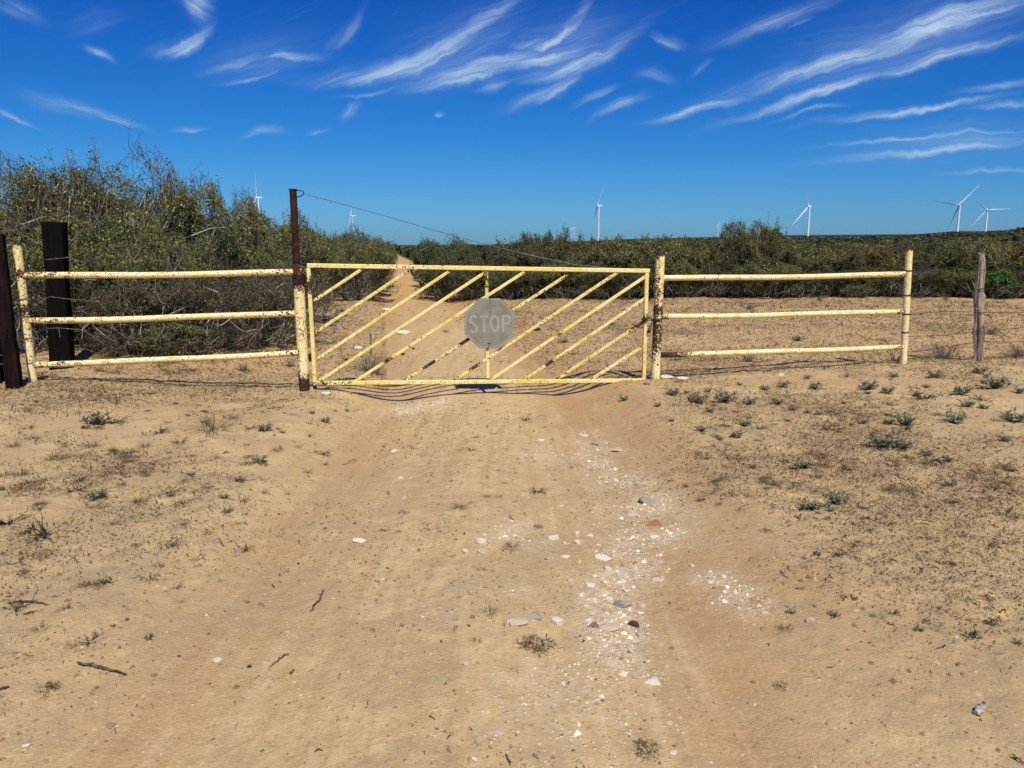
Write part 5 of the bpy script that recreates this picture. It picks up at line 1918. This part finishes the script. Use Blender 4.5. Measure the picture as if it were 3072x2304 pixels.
M_FLOWER = flat_mat('yellow_petals', (0.75, 0.50, 0.03), 0.6)
M_STEM = flat_mat('green_stem', (0.07, 0.10, 0.03), 0.7)
daisy(fl, (0.03, -0.02, 0.06), 0.013).build('flower', M_FLOWER, fl)
MB().tube([p, p + Vector((0.02, -0.01, 0.03)), p + Vector((0.03, -0.02, 0.059))], 0.0015, 5).build('stem', M_STEM, fl)
for (a, b, lab) in ((1240, 1018, 'tiny yellow flower low on the sand above the flowering weed, left one'), (1290, 998, 'tiny yellow flower low on the sand above the flowering weed, right one'), (810, 630, 'tiny yellow flower among the weeds of the middle right sand'), (430, 626, 'tiny yellow flower by the grey-green weed near the track')):
    q = on_ground(2000 + a * .7557, 1050 + b * .7557)
    f2 = thing('yellow_flower', lab, 'flower', tuple(q))
    daisy(f2, (0, 0, 0.03), 0.012).build('petals', M_FLOWER, f2)
    MB().tube([q, q + Vector((0, 0, 0.03))], 0.0015, 5).build('stem', M_STEM, f2)


# ------------------------------------------------------------------ stones
def stone_mesh(seed, flat, sharp=0.3):
    import bmesh
    bm = bmesh.new()
    bmesh.ops.create_icosphere(bm, subdivisions=3, radius=1)
    rr = random.Random(seed)
    planes = [(Vector((rr.gauss(0, 1), rr.gauss(0, 1), rr.gauss(0, .6))).normalized(), rr.uniform(0.38, 0.85)) for _ in range(9)]
    for v in bm.verts:
        for n, d in planes:
            e = v.co.dot(n) - d
            if e > 0:
                v.co -= n * e * 0.93
        v.co *= 1 + rr.uniform(-.02, .02)
        v.co.z *= flat
    me = bpy.data.meshes.new('stone')
    bm.to_mesh(me)
    bm.free()
    return me


ST = [[stone_mesh(300 + i + 10 * j, fl_) for i in range(4)] for j, fl_ in enumerate((0.28, 0.55, 0.8))]
random.seed(31)


def stone(u, v, wpx, mat, label=None, flat=1, squash=0.7, name='stone', group=None):
    p = on_ground(u, v)
    s = wpx * (p - Vector((0, 0, EYE))).length / FPX / 1.8
    key = random.randrange(4)
    src = ST[flat][key]
    nm = src.name + mat.name
    me = bpy.data.meshes.get('stone_' + mat.name + str(flat) + str(key))
    if me is None:
        me = src.copy()
        me.name = 'stone_' + mat.name + str(flat) + str(key)
        me.materials.clear()
        me.materials.append(mat)
    o = link_mesh(name, me, (p.x, p.y, p.z + s * 0.09))
    o.scale = (s, s * squash, s)
    o.rotation_euler = (random.uniform(-.12, .12), random.uniform(-.12, .12), random.uniform(-.5, .5))
    tag(o, label or 'small white caliche stone lying in the track gravel', 'stone', group or (None if label else 'small white stones in the gravel'))
    return o


S6 = [(815, 1035, 75, S_WHITE, 1, 'white block stone beside the flat brownish dry tuft'), (720, 1007, 90, S_GREY, 0, 'flat greenish grey stone left of the white block'), (650, 1030, 92, S_PALE, 0, 'pale flat broken stone left end of the row by the dry tuft'), (1105, 962, 78, S_GREY, 1, 'blue-grey stone on the white gravel'),
      (1152, 1045, 42, S_DARK, 2, 'dark round stone at the lower end of the gravel'), (1183, 1085, 52, S_PALE, 1, 'square pale grey stone below the dark round one'), (1045, 1056, 85, S_PALE, 0, 'long pale flat stone at the lower end of the gravel'), (980, 1048, 62, S_PURPLE, 0, 'purplish flat stone left of the long pale one'),
      (1175, 997, 48, S_WHITE, 1, 'cream stone between the blue-grey and the dark round stone'), (960, 887, 75, S_WHITE, 1, 'large cream stone at the left edge of the gravel'), (980, 838, 42, S_WHITE, 1, 0), (1110, 856, 38, S_WHITE, 1, 0), (1260, 850, 58, S_PALE, 0, 'flat tan stone right of the gravel'), (885, 851, 38, S_PALE, 1, 0),
      (810, 668, 55, S_WHITE, 1, 'cream lumpy stone left of a similar one on the middle of the track'), (905, 658, 42, S_WHITE, 2, 'cream lumpy stone in the middle of the track, right one of two'), (860, 750, 44, S_WHITE, 0, 0), (1025, 756, 75, S_WHITE, 0, 'flat white stone at the head of the dense gravel'),
      (1210, 514, 95, S_GREY, 1, 'grey angular rock at the right of the gravel, its left side dark'), (1150, 568, 62, S_PALE, 0, 0), (1240, 610, 82, S_BROWN, 0, 'brown flat stone at the right edge of the gravel'), (1240, 662, 42, S_WHITE, 0, 0), (500, 682, 52, S_WHITE, 1, 'white crumbled stone left of the twig tangle'), (595, 660, 40, S_WHITE, 0, 0), (500, 726, 52, S_PALE, 0, 0), (425, 722, 38, S_WHITE, 1, 0),
      (145, 413, 26, S_WHITE, 2, 'single round white pebble in the left wheel rut'), (120, 293, 42, S_WHITE, 0, 0), (755, 246, 32, S_WHITE, 0, 0), (1080, 290, 62, S_PALE, 0, 0), (945, 227, 34, S_WHITE, 0, 0), (1235, 1290, 82, S_WHITE, 0, 'white flat stone alone below the gravel'), (577, 1508, 48, S_PALE, 0, 'pale triangular chip near the bottom centre'),
      (592, 1425, 30, S_GREY, 0, 'narrow blue-grey shard near the bottom centre'), (465, 1622, 38, S_WHITE, 1, 'white stone at the bottom edge'), (915, 1168, 26, S_WHITE, 1, 0), (456, 1013, 26, S_BROWN, 2, 'small brown round pebble on the bare track'), (1190, 960, 40, S_PALE, 1, 0), (740, 619, 42, S_PURPLE, 0, 0), (840, 528, 22, S_WHITE, 0, 0), (1325, 1592, 34, S_WHITE, 1, 0), (965, 657, 34, S_WHITE, 0, 0),
      (1120, 900, 40, S_WHITE, 1, 0), (1040, 800, 45, S_WHITE, 1, 0), (960, 1022, 40, S_WHITE, 1, 0), (1050, 930, 36, S_WHITE, 0, 0), (240, 1010, 24, S_WHITE, 1, 0), (905, 690, 44, S_WHITE, 1, 0), (855, 690, 28, S_WHITE, 1, 0), (1215, 1045, 22, S_WHITE, 1, 0)]
for (a, b, w, mt, fl_, lab) in S6:
    if not lab and mt is not S_WHITE:
        lab2, grp = 'small flat tan stone lying in the track gravel', 'small tan stones in the gravel'
    else:
        lab2, grp = lab or None, None
    stone(1100 + a * .6954, 1150 + b * .6954, w * .6954, mt, lab2, fl_, 0.75, group=grp)
for (a, b, w, mt, fl_, lab) in ((570, 1077, 32, S_PALE, 2, 'pale round stone by the dry tuft right of the track'), (390, 1047, 28, S_WHITE, 1, 0), (175, 922, 26, S_WHITE, 1, 0), (230, 960, 22, S_WHITE, 1, 0), (295, 998, 24, S_WHITE, 1, 0), (100, 857, 28, S_WHITE, 1, 0), (455, 104, 22, S_WHITE, 2, 'white stone lying under the right rails')):
    stone(2000 + a * .7557, 1050 + b * .7557, w * .7557, mt, lab or None, fl_)
for (a, b, w, mt, fl_, lab) in ((897, 1212, 38, S_WHITE, 0, 'white pebble in the lower left beside the track'), (1492, 722, 62, S_WHITE, 0, 'flat white stone in the left wheel rut'), (112, 1566, 28, S_WHITE, 0, 'white pebble in the bottom left corner'), (1030, 1243, 22, S_DARK, 2, 'dark pebble in the lower left'), (635, 1278, 34, S_BROWN, 0, 'brown flat pebble right of the thick stick'), (740, 1198, 14, S_DARK, 2, 'tiny black pebble above the thick stick'), (1350, 112, 42, S_WHITE, 0, 'white stone near the foot of the gate post')):
    stone(a * .7256, 1100 + b * .7256, w * .7256, mt, lab or None, fl_)
stone(22, 1146, 55, S_PALE, 'pale lump of concrete at the foot of the leaning dark timber', 1)
stone(1606, 992, 34, S_DARK, 'dark brown clod lying behind the gate right of the stop sign', 1)
stone(1610, 985, 0.1, S_DARK, 'dark brown clod lying behind the gate right of the stop sign', 1) if False else None
stone(1162, 930, 30, S_WHITE, 'white stone behind the gate near the left bars', 0)
stone(1215, 1000, 44, S_WHITE, 'flat white stone behind the gate under the fourth bar', 0)
stone(1075, 1046, 40, S_WHITE, 'white stone behind the gate by the grey stake', 0)
stone(2000, 1133, 40, S_WHITE, 'white stone right at the foot of the latch post', 0)
stone(2050, 1137, 34, S_WHITE, 'white stone a step right of the latch post', 0)
stone(1209, 1065, 18, S_DARK, 'dark clod behind the gate right of the dry bush', 1)
stone(1240, 1047, 16, S_DARK, 'small dark clod behind the gate, above the bottom bars', 1)
stone(1940, 1154, 22, S_BROWN, 'brown stone under the latch corner of the gate', 1)
stone(700 * .4823 + 470, 400 + 1600 * .4823, 26, S_BROWN, 'brown stone on the sand left of the gate post', 1)

# gravel: white caliche chips (uncountable)
def chips():
    nr = np.random.default_rng(12)
    N = 150000
    x = nr.uniform(-3.2, 3.2, N)
    y = nr.uniform(1.6, 9.6, N)
    m = caliche_mask(x, y)
    keep = nr.random(N) < m ** 1.5 * 0.55 + 0.0018
    x, y, m = x[keep], y[keep], m[keep]
    n = len(x)
    z = height(x, y)
    s = nr.uniform(0.0022, 0.007, n) * (1 + 2.6 * nr.random(n) ** 6 * (m > 0.25))
    base = np.array([(1, 0, 0), (-.5, .87, 0), (-.5, -.87, 0), (0.1, 0.0, .75), (.55, .7, .15)])
    off = base[None] * s[:, None, None] * nr.uniform(0.65, 1.35, (n, 5, 3))
    a = nr.uniform(0, 6.28, n)
    ca, sa = np.cos(a)[:, None], np.sin(a)[:, None]
    ox = off[..., 0] * ca - off[..., 1] * sa
    oy = off[..., 0] * sa + off[..., 1] * ca
    V = np.stack([x[:, None] + ox, y[:, None] + oy, z[:, None] + off[..., 2] + 0.0005], -1).reshape(-1, 3)
    tri = np.array([(0, 4, 3), (4, 1, 3), (1, 2, 3), (2, 0, 3)])
    F = (np.arange(n)[:, None, None] * 5 + tri[None]).reshape(-1, 3)
    pal = np.array([(0.74, 0.64, 0.48), (0.64, 0.52, 0.36), (0.78, 0.70, 0.56), (0.55, 0.42, 0.27), (0.42, 0.34, 0.27)])
    t_ = pal[nr.choice(5, n, p=[.32, .24, .22, .15, .07])] * nr.uniform(0.85, 1.1, (n, 1))
    me = np_mesh('caliche_gravel', V, F, M_LITTER, np.repeat(t_, 5, axis=0))
    tag(link_mesh('caliche_gravel', me), 'white caliche gravel strewn along the right wheel rut', 'gravel', kind='stuff')


chips()


def litter():
    nr = np.random.default_rng(14)
    N = 950000
    r = np.exp(nr.uniform(math.log(1.8), math.log(27), N))
    az = np.radians(nr.uniform(-42, 42, N))
    x, y = r * np.sin(az), r * np.cos(az)
    d = x - road_x(y)
    patch = vnoise(x * 0.9, y * 0.9, 51) + 0.6 * vnoise(x * 2.6, y * 2.6, 52) + 0.5
    dens = (0.10 + 0.75 * sst(1.2, 2.6, np.abs(d))) * np.clip(patch * 1.7 - 0.35, 0.03, 1.4)
    dens *= (0.12 + 0.88 * sst(2.8, 5.6, y + 0.25 * np.abs(x)))
    left = (x < -2.2) & (y > 5.0) & (y < 9.2)
    dens = np.where(left, dens * 1.25, dens)
    dens = np.where((y > 9.6) & (np.abs(d) > 1.2), np.maximum(dens, 0.55) * 1.25, dens)
    keep = nr.random(N) < dens * 0.56
    x, y, r = x[keep], y[keep], r[keep]
    n = len(x)
    z = height(x, y)
    L = np.exp(nr.normal(-4.25, 0.62, n)) * (0.45 + 0.075 * r) * (1 + 2.0 * nr.random(n) ** 10)
    w = np.minimum(np.exp(nr.normal(-6.7, 0.45, n)) * (0.6 + 0.13 * r), L * 0.3)
    a = nr.uniform(0, 6.28, n)
    # ends and a raised, offset middle
    ux, uy = np.cos(a), np.sin(a)
    bend = nr.normal(0, 0.25, n) * L
    lift = nr.uniform(0.05, 0.55, n) * L + 0.002
    P = []
    for f, k in ((-0.5, 0.0), (0.0, 1.0), (0.5, nr.uniform(0, .7, n))):
        cxp = x + ux * L * f - uy * bend * (k if f == 0 else 0)
        cyp = y + uy * L * f + ux * bend * (k if f == 0 else 0)
        cz = z + 0.0015 + lift * k
        ww = w if f == 0 else w * 0.55
        P.append(np.stack([cxp - uy * ww, cyp + ux * ww, cz - ww * 0.5], -1))
        P.append(np.stack([cxp + uy * ww, cyp - ux * ww, cz + ww * 0.7], -1))
    V = np.stack(P, 1).reshape(-1, 3)
    b = np.arange(n)[:, None] * 6
    F = np.concatenate([b + np.array([[0, 1, 3, 2]]), b + np.array([[2, 3, 5, 4]])])
    pal = np.array([(0.055, 0.038, 0.024), (0.10, 0.070, 0.042), (0.17, 0.115, 0.065), (0.30, 0.22, 0.125), (0.40, 0.32, 0.21), (0.07, 0.075, 0.038)])
    t_ = pal[nr.choice(6, n, p=[.30, .25, .20, .12, .05, .08])] * nr.uniform(0.8, 1.2, (n, 1))
    me = np_mesh('dry_litter', V, F, M_LITTER, np.repeat(t_, 6, axis=0))
    tag(link_mesh('dry_litter', me), 'dry twigs, stubble and leaf litter scattered over the sand', 'litter', kind='stuff')


litter()


def crumbs():
    nr = np.random.default_rng(15)
    N = 90000
    r = np.exp(nr.uniform(math.log(1.5), math.log(14), N))
    az = np.radians(nr.uniform(-42, 42, N))
    x, y = r * np.sin(az), r * np.cos(az)
    d = x - road_x(y)
    patch = vnoise(x * 1.3, y * 1.3, 61) + 0.7 * vnoise(x * 3.6, y * 3.6, 62) + 0.5
    dens = (0.30 + 0.7 * sst(1.0, 2.2, d) + 0.45 * sst(1.2, 2.6, -d)) * np.clip(patch * 1.5 - 0.15, 0.02, 1.3)
    keep = nr.random(N) < dens * 0.40
    x, y, r = x[keep], y[keep], r[keep]
    n = len(x)
    z = height(x, y)
    s = nr.uniform(0.003, 0.010, n) * (0.6 + 0.09 * r) * (1 + 1.5 * nr.random(n) ** 8)
    base = np.array([(1, 0, 0), (0, 1, 0), (-1, 0, 0), (0, -1, 0), (0.15, 0.1, .8)])
    off = base[None] * s[:, None, None] * nr.uniform(0.6, 1.3, (n, 5, 3))
    a = nr.uniform(0, 6.28, n)
    ca, sa = np.cos(a)[:, None], np.sin(a)[:, None]
    V = np.stack([x[:, None] + off[..., 0] * ca - off[..., 1] * sa, y[:, None] + off[..., 0] * sa + off[..., 1] * ca, z[:, None] + off[..., 2]], -1).reshape(-1, 3)
    tri = np.array([(0, 1, 4), (1, 2, 4), (2, 3, 4), (3, 0, 4)])
    F = (np.arange(n)[:, None, None] * 5 + tri[None]).reshape(-1, 3)
    pal = np.array([(0.38, 0.25, 0.135), (0.30, 0.19, 0.10), (0.20, 0.125, 0.07), (0.48, 0.35, 0.22)])
    t_ = pal[nr.choice(4, n, p=[.4, .3, .15, .15])] * nr.uniform(0.85, 1.15, (n, 1))
    me = np_mesh('soil_crumbs', V, F, M_LITTER, np.repeat(t_, 5, axis=0))
    tag(link_mesh('soil_crumbs', me), 'small clods and crumbs of dry soil over the ground', 'soil crumbs', kind='stuff')


crumbs()


# ------------------------------------------------------------------ sticks and scraps
def stick(pts_px, r, label, mat=M_STICK, forks=(), lift=0.006):
    r = r * 0.62
    mb = MB()
    P = [on_ground(*q) + UP * (r + lift) for q in pts_px]
    rr = random.Random(len(label))
    pts = []
    for i in range(len(P) - 1):
        for j in range(5):
            p = P[i].lerp(P[i + 1], j / 5)
            pts.append(p + Vector((rr.uniform(-.004, .004), rr.uniform(-.004, .004), rr.uniform(-.002, .003))))
    pts.append(P[-1])
    k = len(pts)
    mb.tube(pts, [r * (0.45 + 0.75 * math.sin(math.pi * min(1, (i + 1.2) / k))) for i in range(k)], 8)
    for (a, b) in forks:
        A, B = on_ground(*a) + UP * r, on_ground(*b) + UP * (r + 0.03)
        mb.tube([A, A.lerp(B, .5), B], [r * .6, r * .5, r * .25], 6)
    tag(mb.build('stick', mat, None, origin=tuple(P[0])), label, 'stick')


c5 = lambda a, b: (a * .7256, 1100 + b * .7256)
stick([c5(320, 1237), c5(380, 1243), c5(440, 1257), c5(525, 1281)], 0.0085, 'thick pale stick with a tapered end lying in the lower left')
stick([c5(1337, 925), c5(1325, 960), c5(1300, 995), c5(1283, 1020)], 0.006, 'dark bent stick lying along the left side of the track', forks=[(c5(1330, 955), c5(1315, 962))])
stick([c5(1195, 1194), c5(1175, 1197), c5(1150, 1218), c5(1115, 1248)], 0.004, 'thin hooked twig below the dark bent stick')
stick([c5(1215, 1258), c5(1205, 1270), c5(1198, 1280)], 0.004, 'short twig just below the thin hooked one')
stick([c5(0, 1340), c5(20, 1335), c5(40, 1330)], 0.005, 'short stick at the left edge near the bottom')
c6 = lambda a, b: (1100 + a * .6954, 1150 + b * .6954)
stick([c6(50, 638), c6(80, 640), c6(105, 637)], 0.004, 'short straight twig in the left wheel rut')
stick([c6(965, 262), c6(985, 266), c6(1000, 268)], 0.006, 'short dark twig in the right wheel rut')
stick([c6(600, 1610), c6(612, 1632), c6(622, 1655)], 0.004, 'thin dark twig at the bottom edge')
c7 = lambda a, b: (2000 + a * .7557, 1050 + b * .7557)
stick([c7(1065, 440), c7(1085, 447), c7(1105, 458)], 0.013, 'short dark piece of wood among the right weeds')
stick([c7(450, 880), c7(465, 895), c7(482, 912)], 0.004, 'thin twig on the bare slope right of the track')
stick([c7(1375, 1620), c7(1395, 1635), c7(1418, 1650)], 0.005, 'thin twig in the bottom right corner')
stick([c5(30, 985), c5(100, 975), c5(160, 980), c5(200, 990)], 0.006, 'grey crooked branch at the left edge of the sand', forks=[(c5(100, 975), c5(60, 1000)), (c5(130, 978), c5(150, 965))])
stick([c5(95, 1030), c5(130, 1022), c5(160, 1018)], 0.005, 'short grey branch below the crooked one')

# grey pipe stake behind the gate
sb = on_ground(1114, 1066)
stake = thing('pipe_stake', 'short grey pipe stake standing behind the gate beside the dry bush', 'stake', tuple(sb))
s_top = sb + UP * (64 / FPX * sb.y)
MB().tube([sb - UP * 0.1, s_top], 0.017, 12).build('shaft', M_GALV, stake)
MB().tube([s_top - UP * 0.001, s_top + UP * 0.014], 0.021, 12).build('cap', M_GALV, stake)

# crushed pale plastic bottle at the lower right
bp = on_ground(2000 + 1245 * .7557, 1050 + 1432 * .7557)
bt = thing('crushed_bottle', 'crushed whitish plastic bottle on the sand in the lower right', 'litter', tuple(bp))
dr = Vector((0.75, 0.62, 0.12)).normalized()
M_PLASTIC = flat_mat('whitish_plastic', (0.50, 0.45, 0.39), 0.4, 0.4, 0.45, 70)
prof = [(-0.040, .012), (-0.036, .019), (-0.024, .012), (-0.008, .020), (0.006, .011), (0.016, .018), (0.025, .012), (0.029, .0075), (0.034, .0075)]
mb = MB()
mb.tube([bp + UP * 0.016 + dr * a for a, _ in prof], [b * 0.82 for _, b in prof], 12)
o = mb.build('body', M_PLASTIC, bt)
for v in o.data.vertices:
    v.co.z = v.co.z * 0.6 + 0.004 * math.sin(v.co.x * 330 + v.co.y * 210)
    v.co.x += 0.004 * math.sin(v.co.z * 420 + v.co.y * 160)
MB().tube([bp + UP * 0.012 + dr * 0.0345, bp + UP * 0.012 + dr * 0.042], 0.0078, 12).build('cap', M_PALECAP if False else M_PLASTIC, bt)


# ------------------------------------------------------------------ haze: thin even air, sky wholly outside
hz = bpy.data.materials.new('thin_air')
hz.use_nodes = True
hz.node_tree.nodes.clear()
pvn = hz.node_tree.nodes.new('ShaderNodeVolumePrincipled')
pvn.inputs['Color'].default_value = (0.62, 0.78, 0.95, 1)
pvn.inputs['Density'].default_value = 0.000020
pvn.inputs['Anisotropy'].default_value = 0.2
hout = hz.node_tree.nodes.new('ShaderNodeOutputMaterial')
hz.node_tree.links.new(pvn.outputs[0], hout.inputs['Volume'])
hb = MB()
X0, Z0, Z1 = 14500, -20, 250
hb.add([(-X0, -X0, Z0), (X0, -X0, Z0), (X0, X0, Z0), (-X0, X0, Z0), (-X0, -X0, Z1), (X0, -X0, Z1), (X0, X0, Z1), (-X0, X0, Z1)],
       [(0, 3, 2, 1), (4, 5, 6, 7), (0, 1, 5, 4), (1, 2, 6, 5), (2, 3, 7, 6), (3, 0, 4, 7)])
tag(hb.build('haze', hz, None, smooth=False), kind='stuff')
